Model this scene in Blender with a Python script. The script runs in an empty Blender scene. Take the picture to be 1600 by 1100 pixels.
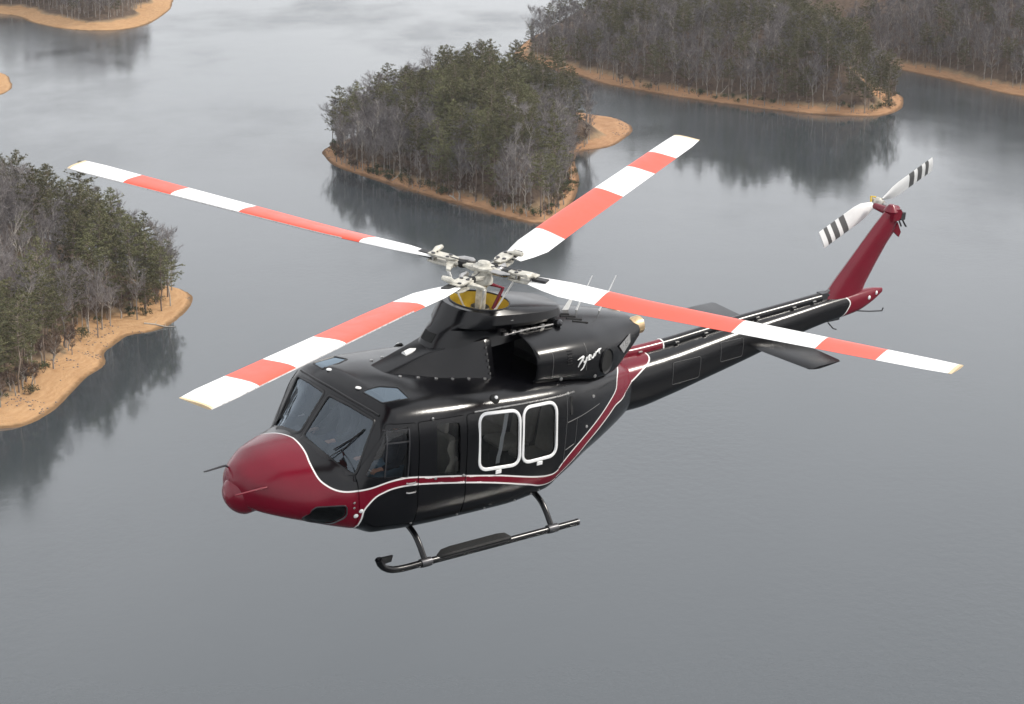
import bpy, bmesh, math, random
import numpy as np
from mathutils import Matrix, Vector
from mathutils.bvhtree import BVHTree
random.seed(7)
RNG = np.random.default_rng(11)
SC = bpy.context.scene
COL = SC.collection
R_ = math.radians

# ------------------------------------------------------------------ camera
CAM_H = 145.0
DEP = R_(12.9)
cam_d = bpy.data.cameras.new('camera')
cam_d.sensor_width = 36.0
cam_d.lens = 4051.36 / 1600 * 36.0
cam_d.clip_start = 0.5
cam_d.clip_end = 60000
cam = bpy.data.objects.new('camera', cam_d)
cam.location = (0, 0, CAM_H)
cam.rotation_euler = (math.pi / 2 - DEP, 0, 0)
COL.objects.link(cam)
SC.camera = cam

# ------------------------------------------------------------------ sky and sun (thin overcast)
SUN_EL, SUN_AZ = 40.0, 86.0            # azimuth clockwise from +Y (view direction) towards +X
wd = bpy.data.worlds.new('World')
SC.world = wd
wd.use_nodes = True
wn = wd.node_tree.nodes
wl = wd.node_tree.links
bg = wn['Background']
sky = wn.new('ShaderNodeTexSky')
sky.sky_type = 'NISHITA'
sky.sun_disc = False
sky.sun_elevation = R_(SUN_EL)
sky.sun_rotation = R_(SUN_AZ)
sky.dust_density = 4.0
sky.air_density = 1.0
sky.ozone_density = 1.0
tc = wn.new('ShaderNodeTexCoord')
cn = wn.new('ShaderNodeTexNoise')
cn.inputs['Scale'].default_value = 2.6
cn.inputs['Detail'].default_value = 6
wl.new(tc.outputs['Generated'], cn.inputs['Vector'])
cr = wn.new('ShaderNodeValToRGB')
cr.color_ramp.elements[0].position = 0.3
cr.color_ramp.elements[0].color = (12.2, 12.4, 12.8, 1)
cr.color_ramp.elements[1].position = 0.7
cr.color_ramp.elements[1].color = (16.4, 16.5, 16.8, 1)
wl.new(cn.outputs['Fac'], cr.inputs['Fac'])
mx = wn.new('ShaderNodeMixRGB')
mx.inputs['Fac'].default_value = 0.82
wl.new(sky.outputs['Color'], mx.inputs['Color1'])
wl.new(cr.outputs['Color'], mx.inputs['Color2'])
wl.new(mx.outputs['Color'], bg.inputs['Color'])
bg.inputs['Strength'].default_value = 0.1
sd = bpy.data.lights.new('sun', 'SUN')
sd.energy = 3.2
sd.angle = R_(9)
sd.color = (1.0, 0.95, 0.87)
sun = bpy.data.objects.new('sun', sd)
sv = Vector((math.sin(R_(SUN_AZ)) * math.cos(R_(SUN_EL)), math.cos(R_(SUN_AZ)) * math.cos(R_(SUN_EL)), math.sin(R_(SUN_EL))))
sun.rotation_euler = sv.to_track_quat('Z', 'Y').to_euler()
sun.location = (0, 0, 300)
COL.objects.link(sun)
SC.view_settings.view_transform = 'Standard'
SC.view_settings.look = 'None'
SC.view_settings.exposure = 0.0
SC.view_settings.gamma = 1.0

# ------------------------------------------------------------------ materials
def new_mat(name):
    m = bpy.data.materials.new(name)
    m.use_nodes = True
    return m, m.node_tree.nodes, m.node_tree.links, m.node_tree.nodes['Principled BSDF']

def nz(ns, ls, scale, detail=4, rough=0.55, coord='Object', vscale=None):
    t = ns.new('ShaderNodeTexCoord')
    n = ns.new('ShaderNodeTexNoise')
    n.inputs['Scale'].default_value = scale
    n.inputs['Detail'].default_value = detail
    n.inputs['Roughness'].default_value = rough
    if vscale:
        mp = ns.new('ShaderNodeMapping')
        mp.inputs['Scale'].default_value = vscale
        ls.new(t.outputs[coord], mp.inputs['Vector'])
        ls.new(mp.outputs['Vector'], n.inputs['Vector'])
    else:
        ls.new(t.outputs[coord], n.inputs['Vector'])
    return n

def ramp(ns, ls, src, stops):
    r = ns.new('ShaderNodeValToRGB')
    while len(r.color_ramp.elements) < len(stops):
        r.color_ramp.elements.new(0.5)
    for e, (p, c) in zip(r.color_ramp.elements, stops):
        e.position = p
        e.color = (*c, 1) if len(c) == 3 else c
    ls.new(src, r.inputs['Fac'])
    return r

def maprange(ns, ls, src, a, b, c, d):
    m = ns.new('ShaderNodeMapRange')
    m.inputs['From Min'].default_value = a
    m.inputs['From Max'].default_value = b
    m.inputs['To Min'].default_value = c
    m.inputs['To Max'].default_value = d
    ls.new(src, m.inputs['Value'])
    return m

def plain(name, col, rough=0.5, metal=0.0, coat=0.0, var=0.12, scale=6.0, bump=0.0, spec=0.5):
    """principled colour with a little procedural wear in colour and gloss"""
    m, ns, ls, b = new_mat(name)
    n = nz(ns, ls, scale, 5, 0.65)
    lo = tuple(c * (1 - var) for c in col)
    hi = tuple(min(1, c * (1 + var)) for c in col)
    r = ramp(ns, ls, n.outputs['Fac'], [(0.3, lo), (0.7, hi)])
    ls.new(r.outputs['Color'], b.inputs['Base Color'])
    mr = maprange(ns, ls, n.outputs['Fac'], 0.3, 0.7, rough * 0.85, min(1, rough * 1.2))
    ls.new(mr.outputs['Result'], b.inputs['Roughness'])
    b.inputs['Metallic'].default_value = metal
    b.inputs['Coat Weight'].default_value = coat
    b.inputs['Coat Roughness'].default_value = 0.10
    b.inputs['Specular IOR Level'].default_value = spec
    if bump:
        bp = ns.new('ShaderNodeBump')
        bp.inputs['Strength'].default_value = bump
        bp.inputs['Distance'].default_value = 0.02
        ls.new(n.outputs['Fac'], bp.inputs['Height'])
        ls.new(bp.outputs['Normal'], b.inputs['Normal'])
    return m

BLACK = (0.0032, 0.0032, 0.0042)
RED = (0.15, 0.0025, 0.014)

def livery(name):
    """gloss paint: red inside the traced livery, white pinstripe on its edge, black elsewhere"""
    m, ns, ls, b = new_mat(name)
    at = ns.new('ShaderNodeAttribute')
    at.attribute_name = 'paint'
    at.attribute_type = 'GEOMETRY'
    n = nz(ns, ls, 3.0, 6, 0.7)
    blk = ramp(ns, ls, n.outputs['Fac'], [(0.3, tuple(c * 0.8 for c in BLACK)), (0.75, tuple(c * 1.5 for c in BLACK))])
    red = ramp(ns, ls, n.outputs['Fac'], [(0.3, tuple(c * 0.92 for c in RED)), (0.75, tuple(c * 1.08 for c in RED))])
    gt = ns.new('ShaderNodeMath')
    gt.operation = 'GREATER_THAN'
    gt.inputs[1].default_value = 0.0
    ls.new(at.outputs['Fac'], gt.inputs[0])
    mix = ns.new('ShaderNodeMixRGB')
    ls.new(gt.outputs[0], mix.inputs['Fac'])
    ls.new(blk.outputs['Color'], mix.inputs['Color1'])
    ls.new(red.outputs['Color'], mix.inputs['Color2'])
    ab = ns.new('ShaderNodeMath')
    ab.operation = 'ABSOLUTE'
    ls.new(at.outputs['Fac'], ab.inputs[0])
    lt = ns.new('ShaderNodeMath')
    lt.operation = 'LESS_THAN'
    lt.inputs[1].default_value = 0.011
    ls.new(ab.outputs[0], lt.inputs[0])
    mix2 = ns.new('ShaderNodeMixRGB')
    ls.new(lt.outputs[0], mix2.inputs['Fac'])
    ls.new(mix.outputs['Color'], mix2.inputs['Color1'])
    mix2.inputs['Color2'].default_value = (0.78, 0.76, 0.74, 1)
    ls.new(mix2.outputs['Color'], b.inputs['Base Color'])
    n2 = nz(ns, ls, 1.3, 8, 0.75)
    mr = maprange(ns, ls, n2.outputs['Fac'], 0.35, 0.7, 0.16, 0.27)
    ls.new(mr.outputs['Result'], b.inputs['Roughness'])
    b.inputs['Coat Weight'].default_value = 0.0
    b.inputs['Specular IOR Level'].default_value = 0.38
    bp = ns.new('ShaderNodeBump')
    bp.inputs['Strength'].default_value = 0.22
    bp.inputs['Distance'].default_value = 0.012
    ls.new(n2.outputs['Fac'], bp.inputs['Height'])
    ls.new(bp.outputs['Normal'], b.inputs['Normal'])
    return m

def glass(name, tint=(0.55, 0.6, 0.63), rough=0.01, ior=1.5, coat=(1, 1, 1)):
    m, ns, ls, b = new_mat(name)
    ns.remove(b)
    out = ns['Material Output']
    tr = ns.new('ShaderNodeBsdfTransparent')
    tr.inputs['Color'].default_value = (*tint, 1)
    gl = ns.new('ShaderNodeBsdfGlossy')
    gl.inputs['Roughness'].default_value = rough
    gl.inputs['Color'].default_value = (*coat, 1)
    fr = ns.new('ShaderNodeFresnel')
    fr.inputs['IOR'].default_value = ior
    n = nz(ns, ls, 2.0, 3)
    bp = ns.new('ShaderNodeBump')
    bp.inputs['Strength'].default_value = 0.05
    bp.inputs['Distance'].default_value = 0.006
    ls.new(n.outputs['Fac'], bp.inputs['Height'])
    ls.new(bp.outputs['Normal'], gl.inputs['Normal'])
    ms = ns.new('ShaderNodeMixShader')
    ls.new(fr.outputs[0], ms.inputs[0])
    ls.new(tr.outputs[0], ms.inputs[1])
    ls.new(gl.outputs[0], ms.inputs[2])
    ls.new(ms.outputs[0], out.inputs['Surface'])
    return m

M = {}
M['livery'] = livery('gloss_livery_paint')
M['black'] = plain('gloss_black_paint', BLACK, 0.22, 0, 0.0, 0.3, 3.0, 0.0, 0.4)
M['satin'] = plain('satin_black_paint', (0.006, 0.006, 0.007), 0.42, 0, 0.0, 0.3, 5.0)
M['matte'] = plain('matte_black', (0.006, 0.006, 0.006), 0.8, 0, 0, 0.3, 8.0)
M['rubber'] = plain('black_rubber_grip', (0.006, 0.006, 0.006), 0.75, 0, 0, 0.3, 30.0, 0.4)
M['red'] = plain('gloss_red_paint', RED, 0.22, 0, 0.0, 0.08, 3.0)
M['white'] = plain('white_paint', (0.78, 0.78, 0.76), 0.35, 0, 0.3, 0.06, 8.0)
M['blade_white'] = plain('blade_white', (0.80, 0.80, 0.79), 0.4, 0, 0.2, 0.05, 4.0)
M['blade_red'] = plain('blade_orange_red', (0.74, 0.075, 0.035), 0.4, 0, 0.2, 0.08, 4.0)
M['tip'] = plain('blade_tip_tan', (0.62, 0.48, 0.30), 0.5, 0.0, 0, 0.1, 8.0)
M['beige'] = plain('hub_pale_grey', (0.50, 0.48, 0.42), 0.40, 0.15, 0.0, 0.35, 14.0)
M['steel'] = plain('bare_steel', (0.45, 0.44, 0.43), 0.28, 0.9, 0, 0.15, 10.0)
M['darksteel'] = plain('dark_steel', (0.08, 0.08, 0.085), 0.35, 0.7, 0, 0.2, 10.0)
M['gold'] = plain('yellow_primer', (0.62, 0.42, 0.04), 0.45, 0.15, 0, 0.15, 10.0)
M['exhaust'] = plain('heat_tinted_exhaust', (0.62, 0.45, 0.26), 0.32, 0.75, 0, 0.2, 9.0)
M['grey'] = plain('stripe_grey', (0.10, 0.10, 0.10), 0.45, 0, 0, 0.1, 8.0)
M['trim'] = plain('window_trim_white', (0.80, 0.80, 0.79), 0.3, 0, 0.4, 0.05, 8.0)
M['glass'] = glass('cabin_glass', (0.60, 0.62, 0.64))
M['clear'] = glass('crew_door_glass', (0.82, 0.84, 0.86))
M['windshield'] = glass('windshield_glass', (0.84, 0.89, 0.94), 0.012, 1.85, (0.78, 0.89, 1.0))
M['roofglass'] = glass('tinted_roof_glass', (0.05, 0.09, 0.14), 0.02, 2.6, (0.72, 0.87, 1.0))
M['interior'] = plain('interior_grey_trim', (0.02, 0.02, 0.022), 0.75, 0, 0, 0.2, 10.0)
M['leather'] = plain('cream_leather', (0.50, 0.46, 0.38), 0.55, 0, 0, 0.12, 14.0, 0.2)
M['darkseat'] = plain('charcoal_seat_fabric', (0.035, 0.035, 0.038), 0.85, 0, 0, 0.2, 30.0, 0.3)
M['skin'] = plain('skin', (0.48, 0.26, 0.18), 0.5, 0, 0, 0.1, 12.0)
M['denim'] = plain('blue_denim', (0.09, 0.15, 0.20), 0.85, 0, 0, 0.15, 25.0, 0.3)
M['shirt'] = plain('dark_navy_jacket', (0.012, 0.014, 0.022), 0.8, 0, 0, 0.12, 20.0, 0.2)
M['shirt2'] = plain('charcoal_jacket', (0.02, 0.02, 0.022), 0.8, 0, 0, 0.1, 20.0, 0.2)
M['trousers'] = plain('navy_trousers', (0.03, 0.035, 0.06), 0.85, 0, 0, 0.2, 20.0, 0.2)
M['hair'] = plain('dark_hair', (0.02, 0.015, 0.012), 0.6, 0, 0, 0.3, 40.0, 0.3)
M['paper'] = plain('paper', (0.75, 0.75, 0.72), 0.7, 0, 0, 0.05, 10.0)
M['lens'] = plain('clear_lamp_lens', (0.75, 0.76, 0.75), 0.08, 0, 0.6, 0.05, 10.0)
M['redlens'] = plain('red_lamp_lens', (0.5, 0.02, 0.01), 0.1, 0, 0.6, 0.1, 10.0)

# ------------------------------------------------------------------ mesh helpers
def pchip(xs, ys, xq):
    xs = np.asarray(xs, float)
    ys = np.asarray(ys, float)
    sh = ys.shape[1:]
    ys = ys.reshape(len(xs), -1)
    h = np.diff(xs)[:, None]
    d = np.diff(ys, axis=0) / h
    m = np.zeros_like(ys)
    if len(xs) > 2:
        w1 = 2 * h[1:] + h[:-1]
        w2 = h[1:] + 2 * h[:-1]
        ok = d[:-1] * d[1:] > 0
        with np.errstate(divide='ignore', invalid='ignore'):
            mm = (w1 + w2) / (w1 / d[:-1] + w2 / d[1:])
        m[1:-1] = np.where(ok, mm, 0)
    m[0] = d[0]
    m[-1] = d[-1]
    q = np.clip(xq, xs[0], xs[-1])
    i = np.clip(np.searchsorted(xs, q) - 1, 0, len(xs) - 2)
    hh = (xs[i + 1] - xs[i])[:, None]
    t = ((q - xs[i])[:, None]) / hh
    o = ((2 * t**3 - 3 * t**2 + 1) * ys[i] + (t**3 - 2 * t**2 + t) * hh * m[i]
         + (-2 * t**3 + 3 * t**2) * ys[i + 1] + (t**3 - t**2) * hh * m[i + 1])
    return o.reshape((len(q),) + sh)

def catmull(P, n, a0=None, a1=None):
    """n samples evenly spaced along a Catmull-Rom curve through P (rows)"""
    P = np.asarray(P, float)
    A = (2 * P[0] - P[1]) if a0 is None else np.asarray(a0, float)
    B = (2 * P[-1] - P[-2]) if a1 is None else np.asarray(a1, float)
    Q = np.vstack([A, P, B])
    out = []
    for i in range(1, len(Q) - 2):
        p0, p1, p2, p3 = Q[i - 1:i + 3]
        e = 0.5
        d1 = max(np.linalg.norm(p1 - p0), 1e-6)**e
        d2 = max(np.linalg.norm(p2 - p1), 1e-6)**e
        d3 = max(np.linalg.norm(p3 - p2), 1e-6)**e
        m1 = d2 * ((p1 - p0) / d1 - (p2 - p0) / (d1 + d2) + (p2 - p1) / d2)
        m2 = d2 * ((p2 - p1) / d2 - (p3 - p1) / (d2 + d3) + (p3 - p2) / d3)
        t = np.linspace(0, 1, 12, endpoint=False)[:, None]
        out.append((2 * t**3 - 3 * t**2 + 1) * p1 + (t**3 - 2 * t**2 + t) * m1 + (-2 * t**3 + 3 * t**2) * p2 + (t**3 - t**2) * m2)
    out.append(P[-1:])
    S = np.vstack(out)
    L = np.r_[0, np.cumsum(np.linalg.norm(np.diff(S, axis=0), axis=1))]
    q = np.linspace(0, L[-1], n)
    return np.stack([np.interp(q, L, S[:, k]) for k in range(S.shape[1])], 1)

def catfix(P, per):
    """Catmull-Rom with a fixed number of samples per span (keeps rings in step)"""
    P = np.asarray(P, float)
    mir0 = P[1] * np.array([-1, 1])
    mir1 = P[-2] * np.array([-1, 1])
    Q = np.vstack([mir0, P, mir1])
    out = []
    for i in range(1, len(Q) - 2):
        p0, p1, p2, p3 = Q[i - 1:i + 3]
        d1 = max(np.linalg.norm(p1 - p0), 1e-6)**.5
        d2 = max(np.linalg.norm(p2 - p1), 1e-6)**.5
        d3 = max(np.linalg.norm(p3 - p2), 1e-6)**.5
        m1 = d2 * ((p1 - p0) / d1 - (p2 - p0) / (d1 + d2) + (p2 - p1) / d2)
        m2 = d2 * ((p2 - p1) / d2 - (p3 - p1) / (d2 + d3) + (p3 - p2) / d3)
        t = np.linspace(0, 1, per[i - 1], endpoint=False)[:, None]
        out.append((2 * t**3 - 3 * t**2 + 1) * p1 + (t**3 - 2 * t**2 + t) * m1 + (-2 * t**3 + 3 * t**2) * p2 + (t**3 - t**2) * m2)
    out.append(P[-1:])
    return np.vstack(out)

def tag(o, label=None, cat=None, group=None, kind=None):
    if label:
        o['label'] = label
    if cat:
        o['category'] = cat
    if group:
        o['group'] = group
    if kind:
        o['kind'] = kind
    return o

def link(name, me, parent=None):
    o = bpy.data.objects.new(name, me)
    COL.objects.link(o)
    if parent:
        o.parent = parent
    return o

def empty(name, loc=(0, 0, 0), rz=0.0):
    o = bpy.data.objects.new(name, None)
    o.empty_display_size = 0.2
    o.location = loc
    o.rotation_euler = (0, 0, rz)
    COL.objects.link(o)
    return o

def sharpen(me, ang=35):
    me.polygons.foreach_set('use_smooth', [True] * len(me.polygons))
    bm = bmesh.new()
    bm.from_mesh(me)
    a = R_(ang)
    for e in bm.edges:
        if len(e.link_faces) == 2 and e.calc_face_angle(0) > a:
            e.smooth = False
    bm.to_mesh(me)
    bm.free()

class MB:
    def __init__(s):
        s.v, s.f, s.m = [], [], []
    def add(s, vs, fs, mi=0):
        o = len(s.v)
        s.v += [tuple(map(float, p)) for p in vs]
        s.f += [tuple(i + o for i in f) for f in fs]
        s.m += [mi] * len(fs)
        return s
    def loft(s, rings, closed=True, cap0=True, cap1=True, mi=0, flip=False):
        n = len(rings[0])
        vs = [p for r in rings for p in r]
        fs = []
        for i in range(len(rings) - 1):
            for j in range(n if closed else n - 1):
                k = (j + 1) % n
                fs.append((i * n + j, i * n + k, (i + 1) * n + k, (i + 1) * n + j))
        if cap0:
            fs.append(tuple(range(n - 1, -1, -1)))
        if cap1:
            fs.append(tuple((len(rings) - 1) * n + j for j in range(n)))
        if flip:
            fs = [f[::-1] for f in fs]
        return s.add(vs, fs, mi)
    def tube(s, pts, r, n=8, mi=0, cap=True):
        pts = [Vector(p) for p in pts]
        rs = r if isinstance(r, (list, tuple)) else [r] * len(pts)
        rings = []
        ref = None
        for i, p in enumerate(pts):
            t = (pts[min(i + 1, len(pts) - 1)] - pts[max(i - 1, 0)]).normalized()
            if ref is None:
                ref = t.orthogonal().normalized()
            ref = (ref - t * ref.dot(t)).normalized()
            b = t.cross(ref)
            rings.append([p + (ref * math.cos(2 * math.pi * k / n) + b * math.sin(2 * math.pi * k / n)) * rs[i] for k in range(n)])
        return s.loft(rings, True, cap, cap, mi)
    def box(s, c, d, rot=None, mi=0):
        vs = []
        for z in (-.5, .5):
            for x, y in ((-.5, -.5), (.5, -.5), (.5, .5), (-.5, .5)):
                p = Vector((x * d[0], y * d[1], z * d[2]))
                if rot is not None:
                    p = rot @ p
                vs.append(p + Vector(c))
        return s.add(vs, [(3, 2, 1, 0), (4, 5, 6, 7), (0, 1, 5, 4), (1, 2, 6, 5), (2, 3, 7, 6), (3, 0, 4, 7)], mi)
    def lathe(s, prof, o=(0, 0, 0), ax=(0, 0, 1), n=20, mi=0):
        ax = Vector(ax).normalized()
        u = ax.orthogonal().normalized()
        w = ax.cross(u)
        o = Vector(o)
        rings = [[o + ax * h + (u * math.cos(2 * math.pi * k / n) + w * math.sin(2 * math.pi * k / n)) * max(r, 1e-4) for k in range(n)] for r, h in prof]
        return s.loft(rings, True, True, True, mi)
    def prism(s, poly, fn, a, b, mi=0):
        n = len(poly)
        vs = [fn(p[0], p[1], a) for p in poly] + [fn(p[0], p[1], b) for p in poly]
        fs = [tuple(range(n)), tuple(range(2 * n - 1, n - 1, -1))]
        fs += [(i, i + n, (i + 1) % n + n, (i + 1) % n) for i in range(n)]
        return s.add(vs, fs, mi)
    def mesh(s, name, mats, sharp=35):
        me = bpy.data.meshes.new(name)
        me.from_pydata(s.v, [], s.f)
        for m in (mats if isinstance(mats, (list, tuple)) else [mats]):
            me.materials.append(m)
        me.polygons.foreach_set('material_index', s.m)
        bm = bmesh.new()
        bm.from_mesh(me)
        bmesh.ops.recalc_face_normals(bm, faces=bm.faces)
        bm.to_mesh(me)
        bm.free()
        if sharp is not None:
            sharpen(me, sharp)
        me.update()
        return me
    def build(s, name, mats, parent=None, sharp=35, bevel=0):
        o = link(name, s.mesh(name, mats, sharp), parent)
        if bevel:
            b = o.modifiers.new('bevel', 'BEVEL')
            b.width = bevel
            b.segments = 2
            b.limit_method = 'ANGLE'
        return o

def rrect(x0, x1, z0, z1, r, n=5):
    """rounded rectangle outline"""
    out = []
    for cx, cz, a0 in ((x1 - r, z1 - r, 0), (x0 + r, z1 - r, 90), (x0 + r, z0 + r, 180), (x1 - r, z0 + r, 270)):
        for k in range(n + 1):
            a = R_(a0 + 90 * k / n)
            out.append((cx + r * math.cos(a), cz + r * math.sin(a)))
    return out

def rpoly(P, r, n=5):
    """round the corners of a polygon"""
    out = []
    P = [Vector(p) for p in P]
    for i, p in enumerate(P):
        a = (P[i - 1] - p)
        b = (P[(i + 1) % len(P)] - p)
        k = min(r, a.length * .45, b.length * .45)
        q0, q1 = p + a.normalized() * k, p + b.normalized() * k
        for j in range(n + 1):
            t = j / n
            out.append(tuple((1 - t)**2 * q0 + 2 * t * (1 - t) * p + t * t * q1))
    return out

def scale_poly(P, d):
    """offset a roughly convex outline outwards by d"""
    P = np.array(P)
    n = len(P)
    area = 0.5 * sum(P[i][0] * P[(i + 1) % n][1] - P[(i + 1) % n][0] * P[i][1] for i in range(n))
    sg = 1 if area > 0 else -1
    out = []
    for i in range(n):
        a, b = P[i - 1], P[(i + 1) % n]
        t = (b - a) / (np.linalg.norm(b - a) + 1e-9)
        out.append(tuple(P[i] + d * sg * np.array([t[1], -t[0]])))
    return out

def evaluated(o):
    dg = bpy.context.evaluated_depsgraph_get()
    dg.update()
    return bpy.data.meshes.new_from_object(o.evaluated_get(dg))

def boolean(me, cutter_me, op):
    a = link('tmp_a', me)
    b = link('tmp_b', cutter_me)
    md = a.modifiers.new('b', 'BOOLEAN')
    md.object = b
    md.operation = op
    md.solver = 'EXACT'
    r = evaluated(a)
    bpy.data.objects.remove(a)
    bpy.data.objects.remove(b)
    return r

# ================================================================== HELICOPTER (body frame: x forward, y left, z up)
CB = Vector((22.35403564, 25.99429379, 15.47856055))
RB = Matrix(((-0.76786388, 0.63402468, 0.09163933), (-0.16099056, -0.32944362, 0.93034883), (0.62005411, 0.6996282, 0.35503985)))
RC = Matrix(((1, 0, 0), (0, math.sin(DEP), -math.cos(DEP)), (0, math.cos(DEP), math.sin(DEP))))
RW = RC @ RB
BODY = Matrix.Translation(Vector((0, 0, CAM_H)) - RW @ CB) @ RW.to_4x4()
HELI = empty('helicopter')
HELI.matrix_world = BODY
tag(HELI, 'black and dark red twin-engine helicopter flying over the lake', 'helicopter')

# ---- hull sections: x, then half section from belly centre to roof centre
HULL = [
 (4.07, [(0, 1.10), (.03, 1.105), (.05, 1.12), (.065, 1.16), (.065, 1.20), (.055, 1.24), (.04, 1.26), (.02, 1.27), (0, 1.275)]),
 (4.01, [(0, .97), (.12, .975), (.21, 1.00), (.26, 1.08), (.27, 1.19), (.24, 1.28), (.18, 1.345), (.10, 1.375), (0, 1.39)]),
 (3.85, [(0, .88), (.22, .885), (.38, .93), (.46, 1.03), (.47, 1.16), (.42, 1.31), (.32, 1.42), (.17, 1.485), (0, 1.51)]),
 (3.60, [(0, .81), (.35, .815), (.58, .87), (.68, .98), (.69, 1.12), (.62, 1.32), (.47, 1.49), (.25, 1.59), (0, 1.62)]),
 (3.30, [(0, .735), (.48, .74), (.75, .81), (.86, .94), (.87, 1.10), (.80, 1.30), (.63, 1.49), (.34, 1.625), (0, 1.675)]),
 (3.00, [(0, .645), (.58, .65), (.87, .74), (.98, .90), (.99, 1.10), (.94, 1.30), (.77, 1.49), (.42, 1.65), (0, 1.715)]),
 (2.78, [(0, .59), (.64, .60), (.95, .69), (1.06, .88), (1.07, 1.12), (1.01, 1.34), (.93, 1.41), (.5, 1.86), (0, 1.99)]),
 (2.56, [(0, .53), (.68, .54), (1.02, .65), (1.13, .84), (1.14, 1.15), (1.08, 1.65), (.97, 1.80), (.5, 2.18), (0, 2.265)]),
 (2.40, [(0, .465), (.70, .475), (1.06, .59), (1.165, .83), (1.175, 1.17), (1.11, 1.93), (1.00, 2.11), (.5, 2.34), (0, 2.39)]),
 (2.20, [(0, .455), (.72, .465), (1.08, .58), (1.20, .82), (1.21, 1.18), (1.148, 2.04), (1.025, 2.25), (.5, 2.42), (0, 2.46)]),
 (1.90, [(0, .45), (.74, .455), (1.11, .565), (1.24, .81), (1.25, 1.2), (1.185, 2.06), (1.055, 2.265), (.5, 2.425), (0, 2.465)]),
 (1.20, [(0, .43), (.75, .435), (1.13, .55), (1.265, .80), (1.275, 1.2), (1.215, 2.035), (1.085, 2.235), (.5, 2.385), (0, 2.42)]),
 (0.20, [(0, .42), (.75, .425), (1.13, .54), (1.27, .80), (1.28, 1.2), (1.215, 1.995), (1.095, 2.17), (.5, 2.305), (0, 2.335)]),
 (-0.50, [(0, .45), (.70, .455), (1.07, .57), (1.235, .83), (1.255, 1.2), (1.195, 1.965), (1.085, 2.13), (.5, 2.245), (0, 2.27)]),
 (-1.00, [(0, .54), (.60, .55), (.94, .68), (1.12, .93), (1.16, 1.25), (1.11, 1.93), (1.00, 2.09), (.5, 2.17), (0, 2.18)]),
 (-1.50, [(0, .67), (.47, .68), (.77, .81), (.95, 1.05), (1.00, 1.32), (.95, 1.84), (.84, 2.01), (.45, 2.09), (0, 2.10)]),
 (-2.00, [(0, .80), (.35, .81), (.60, .91), (.75, 1.12), (.79, 1.38), (.75, 1.77), (.66, 1.93), (.36, 2.0), (0, 2.02)]),
 (-2.60, [(0, .96), (.22, .97), (.38, 1.04), (.48, 1.20), (.51, 1.40), (.48, 1.66), (.41, 1.80), (.22, 1.87), (0, 1.885)]),
 (-2.70, [(0, 1.0), (.2, 1.01), (.34, 1.07), (.43, 1.21), (.46, 1.40), (.43, 1.64), (.37, 1.76), (.2, 1.83), (0, 1.84)]),
]
HULL = HULL[::-1]
HX = [h[0] for h in HULL]
HP = np.array([h[1] for h in HULL])
PER = [6, 6, 6, 7, 12, 8, 9, 8]
xs_h = np.concatenate([np.linspace(-2.70, 2.1, 112, endpoint=False), np.linspace(2.1, 3.1, 42, endpoint=False), np.linspace(3.1, 3.95, 26, endpoint=False), np.linspace(3.95, 4.07, 7)])
trk = pchip(HX, HP, xs_h)
rings = []
for x, T in zip(xs_h, trk):
    half = catfix(T, PER)
    full = [(x, y, z) for y, z in half] + [(x, -y, z) for y, z in half[-2:0:-1]]
    rings.append(full)
hull_mb = MB().loft(rings)
hull_outer = hull_mb.mesh('hull_outer', M['livery'])
HBVH = BVHTree.FromPolygons([v.co[:] for v in hull_outer.vertices], [p.vertices[:] for p in hull_outer.polygons])

def offset_shell(me, d_out, d_in, mats):
    """closed shell between the surface pushed out by d_out and in by d_in"""
    n = len(me.vertices)
    co = np.empty(n * 3)
    no = np.empty(n * 3)
    me.vertices.foreach_get('co', co)
    me.vertices.foreach_get('normal', no)
    co = co.reshape(-1, 3)
    no = no.reshape(-1, 3)
    vs = np.vstack([co + no * d_out, co - no * d_in])
    fs = [tuple(p.vertices) for p in me.polygons]
    fs2 = [tuple(i + n for i in f[::-1]) for f in fs]
    r = bpy.data.meshes.new('shell')
    r.from_pydata(vs.tolist(), [], fs + fs2)
    for m in mats:
        r.materials.append(m)
    r.polygons.foreach_set('material_index', [0] * len(fs) + [1] * len(fs2))
    r.update()
    return r

def hit(o, d):
    h = HBVH.ray_cast(Vector(o), Vector(d).normalized(), 20)
    return (h[0], h[1]) if h[0] is not None else (None, None)

class Frame:
    """a 2-D drawing plane in front of the hull: maps (a, b) to a point on the hull"""
    def __init__(s, kind, side=1):
        s.kind, s.side = kind, side
    def ray(s, a, b):
        if s.kind == 'side':
            return Vector((a, 3 * s.side, b)), Vector((0, -s.side, 0))
        if s.kind == 'front':
            return Vector((6, a * s.side, b)), Vector((-1, 0, 0))
        if s.kind == 'top':
            return Vector((a, b * s.side, 6)), Vector((0, 0, -1))
    def on(s, a, b, off=0.0):
        o, d = s.ray(a, b)
        p, n = hit(o, d)
        if p is None:
            p, n, _, _ = HBVH.find_nearest(o + d * (3 if s.kind != 'front' else 3.3))
        if n.dot(d) > 0:
            n = -n
        return p + n * off

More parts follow.
